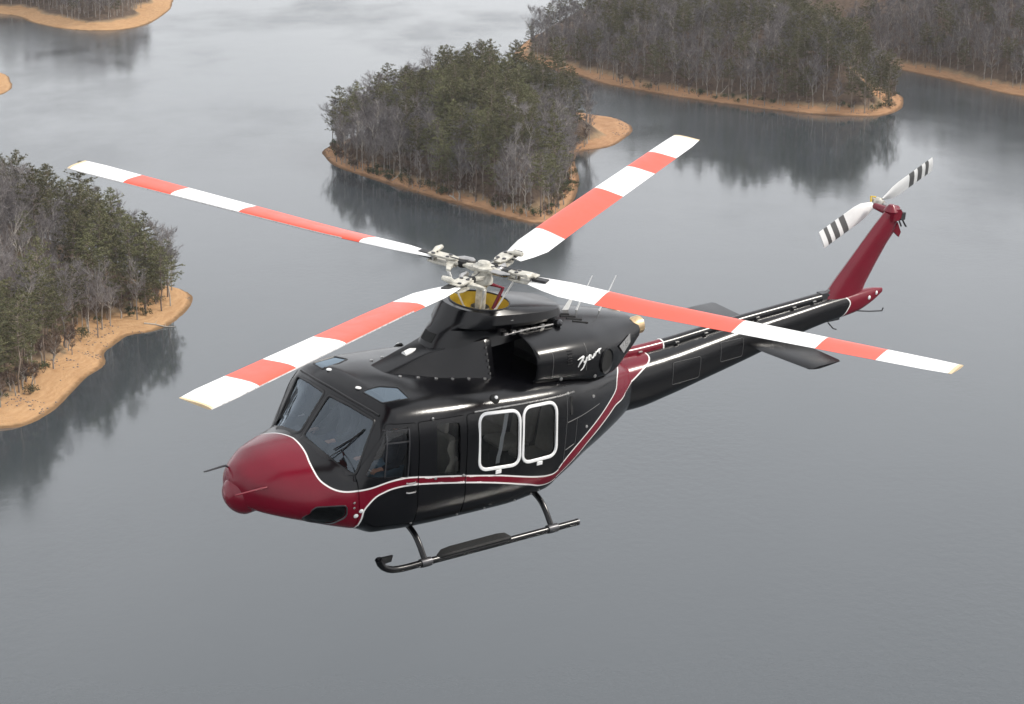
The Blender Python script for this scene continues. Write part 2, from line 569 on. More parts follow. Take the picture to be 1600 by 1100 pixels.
def patch(name, poly, fr, mat, parent, off=-0.012, rings=6):
    """pane that follows the hull inside an outline"""
    c = np.mean(poly, axis=0)
    n = len(poly)
    vs, fs = [], []
    for k in range(rings):
        t = 1 - k / rings
        for p in poly:
            q = c + (np.array(p) - c) * t
            vs.append(fr.on(q[0], q[1], off))
    vs.append(fr.on(c[0], c[1], off))
    # panes are smooth sheets: replace the sampled depth by a fitted surface
    ax = {'front': 0, 'side': 1, 'top': 2}[fr.kind]
    A = np.array([v[:] for v in vs])
    ij = [k for k in range(3) if k != ax]
    uv = (A[:, ij] - A[:, ij].mean(0)) / (np.ptp(A[:, ij], axis=0) * .5)
    B = np.stack([uv[:, 0]**i * uv[:, 1]**j for i in range(6) for j in range(6) if i + j <= 5], 1)
    A[:, ax] = B @ np.linalg.lstsq(B, A[:, ax], rcond=None)[0]
    vs = A.tolist()
    for k in range(rings - 1):
        for j in range(n):
            m = (j + 1) % n
            fs.append((k * n + j, k * n + m, (k + 1) * n + m, (k + 1) * n + j))
    fs += [((rings - 1) * n + j, (rings - 1) * n + (j + 1) % n, rings * n) for j in range(n)]
    mb = MB().add(vs, fs)
    o = mb.build(name, mat, parent, None)
    o.data.polygons.foreach_set('use_smooth', [True] * len(o.data.polygons))
    return o

def ringstrip(name, poly, d0, d1, fr, mat, parent, h=0.012, base=-0.004):
    """raised trim between the outline offset by d0 and by d1"""
    A, B = scale_poly(poly, d0), scale_poly(poly, d1)
    e = (d1 - d0) * .22
    A2, B2 = scale_poly(poly, d0 + e), scale_poly(poly, d1 - e)
    rr = [[fr.on(*p, base) for p in A], [fr.on(*p, h) for p in A2], [fr.on(*p, h) for p in B2], [fr.on(*p, base) for p in B]]
    return MB().loft(rr, True, False, False).build(name, mat, parent, 50)

def seam(name, pts, fr, mat, parent, w=0.006, off=0.003):
    P = [fr.on(a, b, off) for a, b in pts]
    return MB().tube(P, w, 5).build(name, mat, parent)

def dense(pts, step=0.05, closed=False):
    P = list(pts) + ([pts[0]] if closed else [])
    out = []
    for a, b in zip(P[:-1], P[1:]):
        k = max(1, int(math.hypot(b[0] - a[0], b[1] - a[1]) / step))
        out += [(a[0] + (b[0] - a[0]) * i / k, a[1] + (b[1] - a[1]) * i / k) for i in range(k)]
    if not closed:
        out.append(P[-1])
    return out

# ---- outlines of openings (side frame: x, z ; front frame: y, z ; top frame: x, y)
W_CREW = rpoly([(2.66, 1.45), (2.02, 1.37), (2.05, 2.10), (2.36, 2.09)], .05)
W_PANEL = rpoly([(1.58, 1.35), (1.18, 1.28), (1.22, 2.02), (1.62, 2.08)], .05)
W_FRONT = rpoly([(.82, 1.27), (.14, 1.22), (.18, 1.98), (.86, 2.04)], .13, 7)
W_REAR = rpoly([(.04, 1.22), (-.56, 1.21), (-.51, 1.97), (.07, 1.99)], .13, 7)
W_SHIELD = rpoly([(.05, 1.735), (.055, 2.235), (.45, 2.225), (.885, 2.145), (.935, 1.445), (.5, 1.655)], .045)
W_ROOF = rpoly([(2.32, .46), (2.24, .80), (1.84, .85), (1.83, .58), (2.06, .47)], .03)
W_CHIN = rpoly([(3.30, 1.06), (2.90, 1.06), (2.89, .90), (3.04, .76), (3.30, .80), (3.42, .88)], .05)
D_CREW = rpoly([(2.745, 1.40), (2.72, .72), (1.88, .66), (1.93, 2.13), (2.34, 2.15)], .05)
D_PANEL = rpoly([(1.855, .66), (1.08, .62), (1.12, 2.10), (1.905, 2.13)], .04)
D_SLIDE = rpoly([(1.05, .62), (-.70, .62), (-.64, 2.03), (1.09, 2.10)], .06)

def side_prism(poly, a, b):
    return lambda mb: mb.prism(poly, lambda x, z, t: (x, t, z), a, b)

def make_cutter(side_polys, top_polys=(), front_polys=(), chin=()):
    mb = MB()
    for s in (1, -1):
        for P in side_polys:
            mb.prism(P, lambda x, z, t: (x, t * s, z), .945, 1.6)
        for P in top_polys:
            mb.prism(P, lambda x, y, t: (x, y * s, t), 2.15, 2.8)
        for P in front_polys:
            mb.prism(P, lambda y, z, t: (t, y * s, z), 2.25, 3.3)
        for P in chin:
            mb.prism(P, lambda x, z, t: (x, t * s, z), .55, 1.4)
    me = mb.mesh('cutter', M['satin'], None)
    return me

shell = offset_shell(hull_outer, 0.0, 0.035, [M['livery'], M['interior']])
fus = boolean(shell, make_cutter([scale_poly(p, .005) for p in (D_CREW, D_PANEL, D_SLIDE)]), 'DIFFERENCE')
fus = boolean(fus, make_cutter([], [W_ROOF], [W_SHIELD]), 'DIFFERENCE')
fus = boolean(fus, make_cutter([], [], [], [W_CHIN]), 'DIFFERENCE')
print('FUS', len(fus.polygons))

UP = [(3.14, .20, 1.68), (3.10, 0, 1.70), (3.11, .10, 1.69), (3.13, .25, 1.67), (3.16, .40, 1.625), (3.20, .54, 1.57), (3.21, .68, 1.48), (3.19, .78, 1.40), (3.13, .86, 1.34), (3.05, .92, 1.29), (2.95, .98, 1.26), (2.83, 1.02, 1.25), (2.59, 1.12, 1.29), (2.38, 1.17, 1.345), (2.20, 1.20, 1.375), (2.01, 1.23, 1.375), (1.65, 1.26, 1.32), (1.28, 1.27, 1.26), (.55, 1.28, 1.12), (-.61, 1.24, .90), (-.79, 1.21, 1.02), (-1.06, 1.14, 1.18), (-1.48, 1.01, 1.37), (-1.93, .81, 1.57), (-2.16, .69, 1.70), (-2.23, .63, 1.83), (-2.35, .5, 1.90), (-2.5, .3, 1.90)]
LO = [(2.69, .9, .62), (2.68, 1.09, .85), (2.67, 1.11, .97), (2.61, 1.13, 1.06), (2.51, 1.15, 1.16), (2.40, 1.17, 1.21), (2.26, 1.20, 1.25), (1.96, 1.24, 1.26), (1.28, 1.28, 1.16), (.54, 1.29, 1.01), (-.11, 1.27, .84), (-.36, 1.22, .76), (-.6, 1.18, .75), (-.85, 1.15, .84), (-1.13, 1.09, .99), (-1.45, 1.00, 1.16), (-1.97, .80, 1.37), (-2.16, .71, 1.45), (-2.36, .60, 1.47), (-2.50, .47, 1.54), (-2.71, .43, 1.62), (-3.00, .37, 1.755), (-3.16, .32, 1.81), (-3.24, .26, 1.845), (-3.27, .20, 1.86), (-3.27, .10, 1.868), (-3.27, .0, 1.87)]
UPD = catmull(UP[1:], 150)
LOD = catmull(LO, 150)
def snap(L):
    return np.array([HBVH.find_nearest(Vector(p))[0][:] if p[0] > -2.45 else p for p in L])
UPD, LOD = snap(UPD), snap(LOD)
STRIPES = [UPD, LOD]
RED_POLY = ([(5, .2), (5, 3), (3.08, 3), (3.09, 1.75)] + [(p[0], p[2]) for p in UPD[4:]]
            + [(-2.3, 2.3), (-3.27, 2.3), (-3.27, 1.862)] + [(p[0], p[2]) for p in LOD[::-1] if p[2] < 1.852 or p[0] > -2.6] + [(2.69, .2)])
def side_of(poly, P):
    """points inside polygon (even-odd), P: n x 2"""
    ins = np.zeros(len(P), bool)
    n = len(poly)
    for i in range(n):
        x0, y0 = poly[i]
        x1, y1 = poly[(i + 1) % n]
        c = (y0 > P[:, 1]) != (y1 > P[:, 1])
        with np.errstate(divide='ignore', invalid='ignore'):
            xi = (x1 - x0) * (P[:, 1] - y0) / (y1 - y0 + 1e-12) + x0
        ins ^= c & (P[:, 0] < xi)
    return ins

def seg_dist(P, L):
    best = np.full(len(P), 9.0)
    for a, b in zip(L[:-1], L[1:]):
        ab = b - a
        t = np.clip(((P - a) @ ab) / (ab @ ab + 1e-12), 0, 1)
        best = np.minimum(best, np.linalg.norm(P - (a + t[:, None] * ab), axis=1))
    return best

def paint(me, world=None):
    n = len(me.vertices)
    co = np.empty(n * 3)
    me.vertices.foreach_get('co', co)
    co = co.reshape(-1, 3)
    co = np.array([HBVH.find_nearest(Vector(c))[0][:] for c in co])
    A = np.c_[co[:, 0], np.abs(co[:, 1]), co[:, 2]]
    d = np.full(n, 9.0)
    for L in STRIPES:
        d = np.minimum(d, seg_dist(A, L))
    ins = side_of(RED_POLY, A[:, [0, 2]])
    val = np.where(ins, d, -d)
    at = me.attributes.new('paint', 'FLOAT', 'POINT')
    at.data.foreach_set('value', val)

paint(fus)
sharpen(fus, 32)
link('fuselage', fus, HELI)

def door(name, outline, wins):
    sh = offset_shell(hull_outer, 0.009, 0.03, [M['livery'], M['interior']])
    mb = MB().prism(outline, lambda x, z, t: (x, t, z), .95, 1.6)
    a = boolean(sh, mb.mesh('c', M['satin'], None), 'INTERSECT')
    mb = MB()
    for w in wins:
        mb.prism(w, lambda x, z, t: (x, t, z), .65, 1.7)
    a = boolean(a, mb.mesh('c', M['satin'], None), 'DIFFERENCE')
    paint(a)
    sharpen(a, 32)
    L = link(name, a, HELI)
    b = a.copy()
    b.transform(Matrix.Diagonal((1, -1, 1, 1)))
    b.flip_normals()
    Rr = link(name, b, HELI)
    return L, Rr

crew = door('crew_door', D_CREW, [W_CREW])
hinge = door('hinged_panel_door', D_PANEL, [W_PANEL])
slide = door('sliding_door', D_SLIDE, [W_FRONT, W_REAR])

for i, s in enumerate((1, -1)):
    fr = Frame('side', s)
    patch('window', W_CREW, fr, M['clear'], crew[i])
    patch('window', W_PANEL, fr, M['glass'], hinge[i])
    for W in (W_FRONT, W_REAR):
        w = patch('window', W, fr, M['glass'], slide[i])
        ringstrip('window_frame', W, -.004, .05, fr, M['trim'], slide[i], .020, .004)
    # grey sliding vent frame inside the crew window
    V = rrect(2.04, 2.44, 1.40, 2.08, .04)
    for q in ([(2.05, 1.40), (2.05, 2.07)], [(2.40, 1.43), (2.37, 2.03)], [(2.05, 2.065), (2.40, 2.065)], [(2.05, 1.90), (2.40, 1.90)]):
        seam('window_bar', dense(q, .06), fr, M['darksteel'], crew[i], .012, .002)
    # handles, hinges, latches
    for (x, z) in ((2.0, 1.30), (1.99, 1.16)):
        p = fr.on(x, z, .03)
        MB().tube([fr.on(x + .07, z, .012), fr.on(x + .05, z, .035), fr.on(x - .05, z, .035), fr.on(x - .07, z, .012)], .012, 6).build('door_handle', M['steel'], crew[i])
    for (x, z) in ((.50, 1.17), (-.26, 1.14)):
        MB().box(fr.on(x, z, .018), (.10, .016, .055)).build('window_latch', M['trim'], slide[i], None, .004)
    for (x, z) in ((1.12, 1.24), (1.6, 1.29), (1.66, 2.14)):
        MB().lathe([(.022, 0), (.022, .012), (.012, .018)], fr.on(x, z, .006), (0, s, 0), 10).build('rivet_cap', M['steel'], hinge[i])
    # sliding door rail along the roof edge
    MB().tube([fr.on(x, 2.105 - (.9 - x) * .045, .012) for x in np.linspace(.95, -.95, 14)], .012, 6).build('door_rail', M['steel'], HELI)
    # windshield, its rubber seal, wiper, roof and chin windows
    ff = Frame('front', s)
    ws = patch('windshield', W_SHIELD, ff, M['windshield'], HELI, -.010, 7)
    ringstrip('seal', W_SHIELD, -.006, .03, ff, M['satin'], ws, .010)
    tf = Frame('top', s)
    rw = patch('roof_window', W_ROOF, tf, M['roofglass'], HELI, -.004)
    ringstrip('seal', W_ROOF, -.004, .02, tf, M['satin'], rw, .008)
    cf = Frame('side', s)
    cw = patch('chin_window', W_CHIN, cf, M['clear'], HELI, -.006)
    ringstrip('seal', W_CHIN, -.004, .018, cf, M['darksteel'], cw, .006)
    wp = [ff.on(a, b, .03) for a, b in ((.62, 1.60), (.70, 1.75), (.80, 1.98))]
    w = MB().tube(wp, .008, 6).build('wiper', M['matte'], HELI)
    MB().tube([ff.on(.60, 1.70, .022), ff.on(.72, 1.86, .022), ff.on(.82, 2.02, .022)], .009, 5).build('wiper_blade', M['rubber'], w)

# ---- tail boom
BOOM = [(-2.30, .47, 1.02, 1.86), (-3.0, .43, 1.02, 1.86), (-3.7, .385, 1.10, 1.88), (-4.4, .34, 1.215, 1.93), (-5.4, .275, 1.385, 2.0), (-6.3, .225, 1.56, 2.045),
        (-7.2, .18, 1.69, 2.09), (-7.9, .13, 1.75, 2.10), (-8.3, .075, 1.87, 2.09), (-8.52, .03, 1.98, 2.06)]
bt = pchip([b[0] for b in BOOM[::-1]], np.array([b[1:] for b in BOOM[::-1]]), np.linspace(-8.52, -2.30, 130))
def sup(w, z0, z1, n, k=40):
    out = []
    zc, h = (z0 + z1) / 2, (z1 - z0) / 2
    a = np.linspace(0, 2 * np.pi, 400)
    c, s_ = np.cos(a), np.sin(a)
    Q = np.c_[w * np.sign(c) * abs(c)**(2 / n), zc + h * np.sign(s_) * abs(s_)**(2 / n)]
    L_ = np.r_[0, np.cumsum(np.linalg.norm(np.diff(Q, axis=0), axis=1))]
    q = np.linspace(0, L_[-1], k, endpoint=False)
    return list(zip(np.interp(q, L_, Q[:, 0]), np.interp(q, L_, Q[:, 1])))
rg = [[(x, y, z) for y, z in sup(w, z0, z1, 2.7, 72)] for x, (w, z0, z1) in zip(np.linspace(-8.52, -2.30, 130), bt)]
bm_ = MB().loft(rg).mesh('tail_boom', M['livery'])
# the tail end is red behind a curved pinstripe
TAILS = catmull([(-7.40, .02, 2.14), (-7.52, .10, 2.12), (-7.60, .14, 2.06), (-7.65, .15, 1.97), (-7.60, .15, 1.87), (-7.50, .12, 1.74)], 50)
BBVH = BVHTree.FromPolygons([v.co[:] for v in bm_.vertices], [p.vertices[:] for p in bm_.polygons])
def snap_b(L):
    return np.array([BBVH.find_nearest(Vector(p))[0][:] for p in L])
s0, r0 = STRIPES, RED_POLY
TAILS = snap_b(TAILS)
STRIPES = [np.array([[9.0, 9, 9], [9, 9, 9.1]]), snap_b(catmull([(-2.36, .60, 1.47), (-2.50, .47, 1.54), (-2.71, .43, 1.62), (-3.00, .37, 1.755), (-3.16, .30, 1.82), (-3.24, .2, 1.86), (-3.26, .08, 1.868)], 60))] + [TAILS]
def paint_boom(me):
    n = len(me.vertices)
    co = np.empty(n * 3)
    me.vertices.foreach_get('co', co)
    co = co.reshape(-1, 3)
    A = np.c_[co[:, 0], np.abs(co[:, 1]), co[:, 2]]
    d = np.full(n, 9.0)
    for L in STRIPES:
        d = np.minimum(d, seg_dist(A, L))
    # unroll the boom side: z - |y| grows steadily from belly to spine
    bl = STRIPES[1]
    rp = [(0, bl[0][2] - bl[0][1])] + [(p[0], p[2] - p[1]) for p in bl] + [(bl[-1][0], 5), (0, 5)]
    ins = side_of(rp, np.c_[A[:, 0], A[:, 2] - A[:, 1]])
    tp = [(-9.5, 1.0), (-7.50, 1.0)] + [(p[0], p[2]) for p in TAILS[::-1]] + [(-7.0, 4), (-9.5, 4)]
    ins |= side_of(tp, A[:, [0, 2]])
    at = me.attributes.new('paint', 'FLOAT', 'POINT')
    at.data.foreach_set('value', np.where(ins, d, -d))
paint_boom(bm_)
boom = link('tail_boom', bm_, HELI)
# drive shaft cover along the spine: half-round hoods with a red front length
def ztop(x):
    return float(np.interp(x, np.linspace(-8.52, -2.30, 130), bt[:, 2]))
def spine(x0, x1, mat, nm):
    rr = []
    for x in np.linspace(x0, x1, 24):
        z = ztop(x)
        ring = [(-.085 + .0, z - .05), (-.085, z + .03)] + [(-.085 * math.cos(a), z + .03 + .075 * math.sin(a)) for a in np.linspace(.25, math.pi - .25, 9)] + [(.085, z + .03), (.085, z - .05)]
        rr.append([(x, y, zz) for y, zz in ring])
    return MB().loft(rr).build(nm, mat, boom)
spine(-2.45, -3.62, M['red'], 'drive_shaft_cover')
spine(-3.645, -7.05, M['black'], 'drive_shaft_cover')
MB().loft([[(x, y, ztop(x) + zz) for y, zz in ((-.092, -.05), (-.092, .03), (-.06, .095), (0, .112), (.06, .095), (.092, .03), (.092, -.05))] for x in (-3.62, -3.645)]).build('cover_band', M['white'], boom)
for x in (-2.75, -3.15, -3.9, -4.5, -5.6, -6.4, -6.85):
    for s in (1, -1):
        MB().box((x, .098 * s, ztop(x) + .035), (.07, .02, .018)).build('cover_latch', M['steel'], boom, None, .003)
MB().box((-7.12, 0, ztop(-7.1) + .05), (.16, .12, .12)).box((-7.26, .03, ztop(-7.2) + .03), (.10, .05, .08)).tube([(-7.05, 0, ztop(-7.1) + .06), (-7.5, 0, ztop(-7.2) + .16)], .03, 8).build('gearbox_shaft', M['darksteel'], boom, None, .008)
# access panels on the boom side
for (x, z, dx, dz) in ((-4.9, 1.70, .50, .30), (-3.9, 1.56, .6, .34)):
    pts = []
    for q in dense(rrect(x - dx / 2, x + dx / 2, z - dz / 2, z + dz / 2, .03, 3), .06, True):
        w = float(np.interp(q[0], np.linspace(-8.52, -2.30, 130), bt[:, 0]))
        z0, z1 = [float(np.interp(q[0], np.linspace(-8.52, -2.30, 130), bt[:, k])) for k in (1, 2)]
        t = min(1, abs(q[1] - (z0 + z1) / 2) / ((z1 - z0) / 2))
        pts.append((q[0], w * (1 - t**2.9)**(1 / 2.9) + .001, q[1]))
    MB().tube(pts + [pts[0]], .004, 4).build('access_panel_seam', M['grey'], boom)

# ---- vertical fin
FIN = [  # z-height stations along the fin: (le_x, le_z, te_x, te_z, half thickness)
    (-7.02, 2.00, -8.10, 1.98, .105), (-7.22, 2.18, -8.06, 2.10, .10), (-7.37, 2.36, -8.10, 2.20, .095), (-7.69, 2.70, -8.27, 2.50, .085),
    (-8.00, 3.03, -8.47, 2.82, .076), (-8.16, 3.20, -8.60, 2.98, .072), (-8.33, 3.37, -8.66, 3.16, .066)]
def foil(le, te, t, n=11, blunt=.35):
    le, te = Vector((le[0], 0, le[1])), Vector((te[0], 0, te[1]))
    up, dn = [], []
    for i in range(n):
        u = i / (n - 1)
        u = u * u * (3 - 2 * u)
        p = le.lerp(te, u)
        h = t * (2.0 * math.sqrt(max(u, 0)) * (1 - u)**.75 * 1.25 + .10 * (1 - u) * 0 + .06 * u)
        up.append(p + Vector((0, h, 0)))
        dn.append(p - Vector((0, h, 0)))
    return up + dn[::-1][1:-1] if False else up + dn[::-1]
fin = MB().loft([foil((a, b), (c, d), t) for a, b, c, d, t in FIN]).build('tail_fin', M['red'], HELI, 40)
for s in (1, -1):
    MB().tube([(-7.62, .082 * s, 2.16), (-8.02, .072 * s, 2.62), (-8.40, .058 * s, 3.12)], .012, 6).build('fin_spar_ridge', M['red'], fin)
MB().prism([(-8.58, 3.02), (-8.74, 2.90), (-8.77, 2.98), (-8.66, 3.16)], lambda x, z, t: (x, t, z), -.02, .02).build('fin_trim_tab', M['red'], fin)
for x, z in ((-7.62, 2.2), (-7.75, 2.22)):
    MB().lathe([(.018, 0), (.014, .012)], (x, .085, z), (0, 1, 0), 8).build('fastener', M['steel'], fin)
for x, z, y in ((-8.14, 1.98, .10), (-8.34, 2.02, .062)):
    MB().lathe([(.0, -.02), (.03, -.012), (.036, 0), (.02, .014), (0, .018)], (x, y, z), (0, 1, .3), 12).build('tail_position_light', M['lens'], boom)
MB().tube([(-7.90, 0, 1.76), (-8.3, 0, 1.68), (-8.62, 0, 1.64), (-8.64, 0, 1.69)], .012, 6).build('tail_skid', M['darksteel'], boom)
MB().box((-7.42, .02, 1.70), (.28, .05, .06)).tube([(-7.3, .05, 1.66), (-7.42, .06, 1.55), (-7.5, .06, 1.52)], .012, 5).tube([(-7.52, .1, 1.78), (-7.7, .11, 1.81)], .02, 6).build('elevator_linkage', M['darksteel'], boom)
# tail gearbox
gb = MB().lathe([(.09, -.12), (.11, -.06), (.10, 0), (.12, .05), (.07, .12), (.04, .15)], (-8.47, 0, 3.33), (0, 0, 1), 14).lathe([(.10, .1), (.10, .0), (.075, -.08), (.06, -.30), (.05, -.42)], (-8.55, .0, 3.32), (0, 1, 0), 14)
gb.tube([(-8.47, 0, 3.33), (-8.72, -.1, 3.34)], .07, 10)
gbo = gb.build('tail_gearbox', M['red'], HELI)
MB().box((-8.68, .07, 3.28), (.10, .06, .12)).tube([(-8.66, .08, 3.26), (-8.74, .1, 3.14), (-8.78, .1, 3.10)], .015, 6).tube([(-8.6, .09, 3.22), (-8.66, .1, 3.12)], .014, 6).build('pitch_control', M['darksteel'], gbo, None)
def weld(mb, name, mats):
    """mesh whose touching span pieces are joined, so the outside faces out all along"""
    me = mb.mesh(name, mats, None)
    bm = bmesh.new()
    bm.from_mesh(me)
    bmesh.ops.remove_doubles(bm, verts=bm.verts, dist=1e-4)
    bmesh.ops.recalc_face_normals(bm, faces=bm.faces)
    bm.to_mesh(me)
    bm.free()
    sharpen(me, 40)
    return me
# ---- tail rotor, right side of the fin
TH = Vector((-8.72, -.51, 3.34))
tr = MB().lathe([(.05, .12), (.055, .03), (.075, .02), (.075, -.03), (.04, -.05), (.035, -.11)], TH, (0, 1, 0), 14).build('tail_rotor_hub', M['beige'], HELI)
MB().tube([TH + Vector((0, .05, 0)), TH + Vector((0, .5, 0))], .028, 10).build('tail_rotor_shaft', M['steel'], tr)
def tail_blade(ang):
    e = Vector((math.cos(ang), 0, math.sin(ang)))
    c = Vector((-math.sin(ang), 0, math.cos(ang)))
    cuts = [.10, .22, .34, .50, .66, .74, .86, .94, 1.05, 1.13, 1.21, 1.31]
    #        colour per span: white until .66 then grey/white bands
    mb = MB()
    rows = []
    for r in cuts:
        ch = .07 if r < .15 else (.16 if r < .25 else (.25 if r < .36 else .29))
        ring = []
        for u, th in ((-.38, 0), (-.25, .016), (0, .020), (.3, .012), (.62, .002), (.62, -.002), (.3, -.010), (0, -.014), (-.25, -.012)):
            ring.append(TH + e * r + c * (u * ch) + Vector((0, th - u * .06, 0)))
        rows.append(ring)
    for i in range(len(rows) - 1):
        mb.loft([rows[i], rows[i + 1]], True, i == 0, i == len(rows) - 2, 1 if i in (5, 7, 9) else 0)
    me = weld(mb, 'tail_rotor_blade', [M['blade_white'], M['grey']])
    return link('tail_rotor_blade', me, tr)
ta = math.atan2(3.91 - 3.34, -9.74 + 8.72)
tail_blade(ta + .10)
tail_blade(ta + .10 + math.pi)
MB().tube([TH + Vector((.09, -.06, -.05)), TH + Vector((.05, -.12, .06)), TH + Vector((-.06, -.12, .04)), TH + Vector((-.08, -.06, -.08))], .016, 6).build('pitch_change_arm', M['gold'], tr)

# ---- horizontal stabiliser
st = MB()
for s in (1, -1):
    rr = []
    for y, le, te in ((.0, -5.28, -6.12), (.6, -5.35, -6.13), (1.37, -5.47, -6.15), (1.43, -5.52, -6.12)):
        ring = []
        for u, h in ((0, 0), (.06, .018), (.25, .030), (.6, .024), (1, .004), (1, -.004), (.6, -.040), (.25, -.055), (.06, -.030)):
            ring.append((le + (te - le) * u, y * s, 1.68 + h * (1 if y < 1.4 else .5) + (0.02 * u)))
        rr.append(ring)
    st.loft(rr)
stab = st.build('horizontal_stabilizer', M['black'], HELI, 40)

# ---- engine cowling with open intakes
COWL = [(-.35, [(0, 2.2), (.93, 2.2), (.975, 2.40), (.955, 2.57), (.85, 2.685), (.45, 2.81), (0, 2.86)]),
        (-.9, [(0, 2.15), (.93, 2.15), (.97, 2.38), (.945, 2.555), (.84, 2.67), (.45, 2.80), (0, 2.85)]),
        (-1.5, [(0, 2.05), (.87, 2.05), (.915, 2.30), (.875, 2.51), (.765, 2.625), (.4, 2.75), (0, 2.80)]),
        (-2.0, [(0, 2.0), (.72, 2.0), (.77, 2.22), (.74, 2.46), (.63, 2.565), (.33, 2.68), (0, 2.72)]),
        (-2.45, [(0, 2.12), (.52, 2.13), (.565, 2.28), (.55, 2.43), (.47, 2.525), (.27, 2.60), (0, 2.63)]),
        (-2.76, [(0, 2.30), (.40, 2.31), (.43, 2.38), (.42, 2.45), (.38, 2.50), (.22, 2.55), (0, 2.56)])]
cx = np.linspace(-2.76, -.35, 56)
ct = pchip([c[0] for c in COWL[::-1]], np.array([c[1] for c in COWL[::-1]]), cx)
def cowl_ring(x, T, k=0.0):
    half = catfix(T, [4, 8, 8, 8, 8, 6])
    cz = 2.45
    half = [(y * (1 - k), cz + (z - cz) * (1 - k * 1.6)) for y, z in half]
    return [(x, y, z) for y, z in half] + [(x, -y, z) for y, z in half[-2:0:-1]]
rr = [cowl_ring(x, T) for x, T in zip(cx, ct)]
lip = [cowl_ring(-.335, ct[-1], .008), cowl_ring(-.330, ct[-1], .025), cowl_ring(-.345, ct[-1], .04), cowl_ring(-.75, ct[-1], .07), cowl_ring(-.95, ct[-1], .12)]
cb = MB().loft(rr + lip[:3], True, True, False)
cowl_me = cb.mesh('engine_cowling', M['black'])
cowl = link('engine_cowling', cowl_me, HELI)
MB().loft(lip[2:], True, False, True).build('intake_duct', M['matte'], cowl)
CBVH = BVHTree.FromPolygons([v.co[:] for v in cowl_me.vertices], [p.vertices[:] for p in cowl_me.polygons])
def on_cowl(x, z, s=1, off=.004):
    h = CBVH.ray_cast(Vector((x, 3 * s, z)), Vector((0, -s, 0)), 9)
    if h[0] is None:
        h = CBVH.find_nearest(Vector((x, .8 * s, z)))
    n = h[1] if h[1].y * s > 0 else -h[1]
    return h[0] + n * off
def on_cowl_top(x, y, off=.004):
    h = CBVH.ray_cast(Vector((x, y, 6)), Vector((0, 0, -1)), 9)
    n = h[1] if h[1].z > 0 else -h[1]
    return h[0] + n * off
for s in (1, -1):
    # side outlet: black oval mouth with a rolled lip
    c = (-1.74, 2.27)
    oval = [(c[0] + .15 * math.cos(a), c[1] + .185 * math.sin(a)) for a in np.linspace(0, 2 * math.pi, 28, endpoint=False)]
    r0_ = [on_cowl(x, z, s, .002) for x, z in oval]
    r1_ = [on_cowl(c[0] + (x - c[0]) * .97, c[1] + (z - c[1]) * .97, s, .03) for x, z in oval]
    r2_ = [on_cowl(c[0] + (x - c[0]) * .86, c[1] + (z - c[1]) * .86, s, .012) for x, z in oval]
    MB().loft([r0_, r1_, r2_], True, False, False).build('outlet_lip', M['satin'], cowl)
    MB().loft([r2_, [on_cowl(c[0] + (x - c[0]) * .4, c[1] + (z - c[1]) * .4, s, .006) for x, z in oval]], True, False, True).build('outlet_mouth', M['matte'], cowl)
    # exhaust stub and heat shield
    MB().lathe([(.125, .02), (.135, .10), (.135, .20), (.122, .205), (.11, .10), (.10, .0)], (-2.68, .27 * s, 2.43), (-1, .03 * s, .10), 20).build('exhaust_pipe', M['exhaust'], cowl)
    MB().add([on_cowl(-2.06, 2.40, s, .02), on_cowl(-2.44, 2.46, s, .02), on_cowl(-2.40, 2.36, s, .03), on_cowl(-2.20, 2.26, s, .03)], [(0, 1, 2, 3)]).build('heat_shield', M['steel'], cowl)
    # louvre and panel seams
    for dz in range(6):
        MB().box(on_cowl(-.93, 2.41 + dz * .035, s, .003), (.085, .012, .016)).build('louvre_slat', M['satin'], cowl, None)
    for x in (-.62, -1.28):
        MB().tube([on_cowl(x, z, s, .001) for z in np.linspace(2.24, 2.62, 8)], .004, 4).build('panel_seam', M['grey'], cowl)
    for k in range(4):
        y = (.12 + .085 * k)
        MB().tube([on_cowl_top(-1.30 - .05 * k, (y + .00) * s, .002), on_cowl_top(-1.55 - .05 * k, (y + .05) * s, .002)], .014, 6).build('vent_slot', M['matte'], cowl)
    for x, z in ((-.80, 2.20), (-1.50, 2.10)):
        MB().lathe([(.028, 0), (.026, .012), (.01, .016)], on_cowl(x, z, s, .0), (0, s, 0), 10).build('latch', M['steel'], cowl)
# script lettering on the cowling side (white brush strokes)
def stroke(pts, s, w=.012):
    P = catmull(np.array(pts), max(10, 6 * len(pts)))
    return [on_cowl(x, z, s, .006) for x, z in P], w
LET = [  # x grows forward, so the text runs towards the tail on the left side
    [(-1.08, 2.435), (-1.14, 2.455), (-1.20, 2.462), (-1.17, 2.42), (-1.12, 2.36), (-1.10, 2.325)],
    [(-1.20, 2.415), (-1.215, 2.375), (-1.24, 2.385), (-1.27, 2.445), (-1.245, 2.37), (-1.20, 2.29), (-1.155, 2.265)],
    [(-1.29, 2.385), (-1.325, 2.42), (-1.34, 2.455), (-1.305, 2.435), (-1.31, 2.395), (-1.36, 2.395)],
    [(-1.365, 2.455), (-1.375, 2.41), (-1.40, 2.405), (-1.435, 2.455), (-1.43, 2.415)],
    [(-1.455, 2.415), (-1.465, 2.46), (-1.50, 2.47), (-1.52, 2.462)],
    [(-1.545, 2.50), (-1.545, 2.44), (-1.56, 2.43)], [(-1.505, 2.478), (-1.60, 2.492)],
]
for s in (1, -1):
    mb = MB()
    for L in LET:
        Q = [(2 * -1.34 - x, z) for x, z in L] if s < 0 else L
        P, w = stroke(Q, s)
        n = len(P)
        mb.tube(P, [max(.003, w * (.45 + .75 * math.sin(math.pi * (i + .6) / n))) for i in range(n)], 5)
    mb.build('script_lettering', M['white'], cowl)

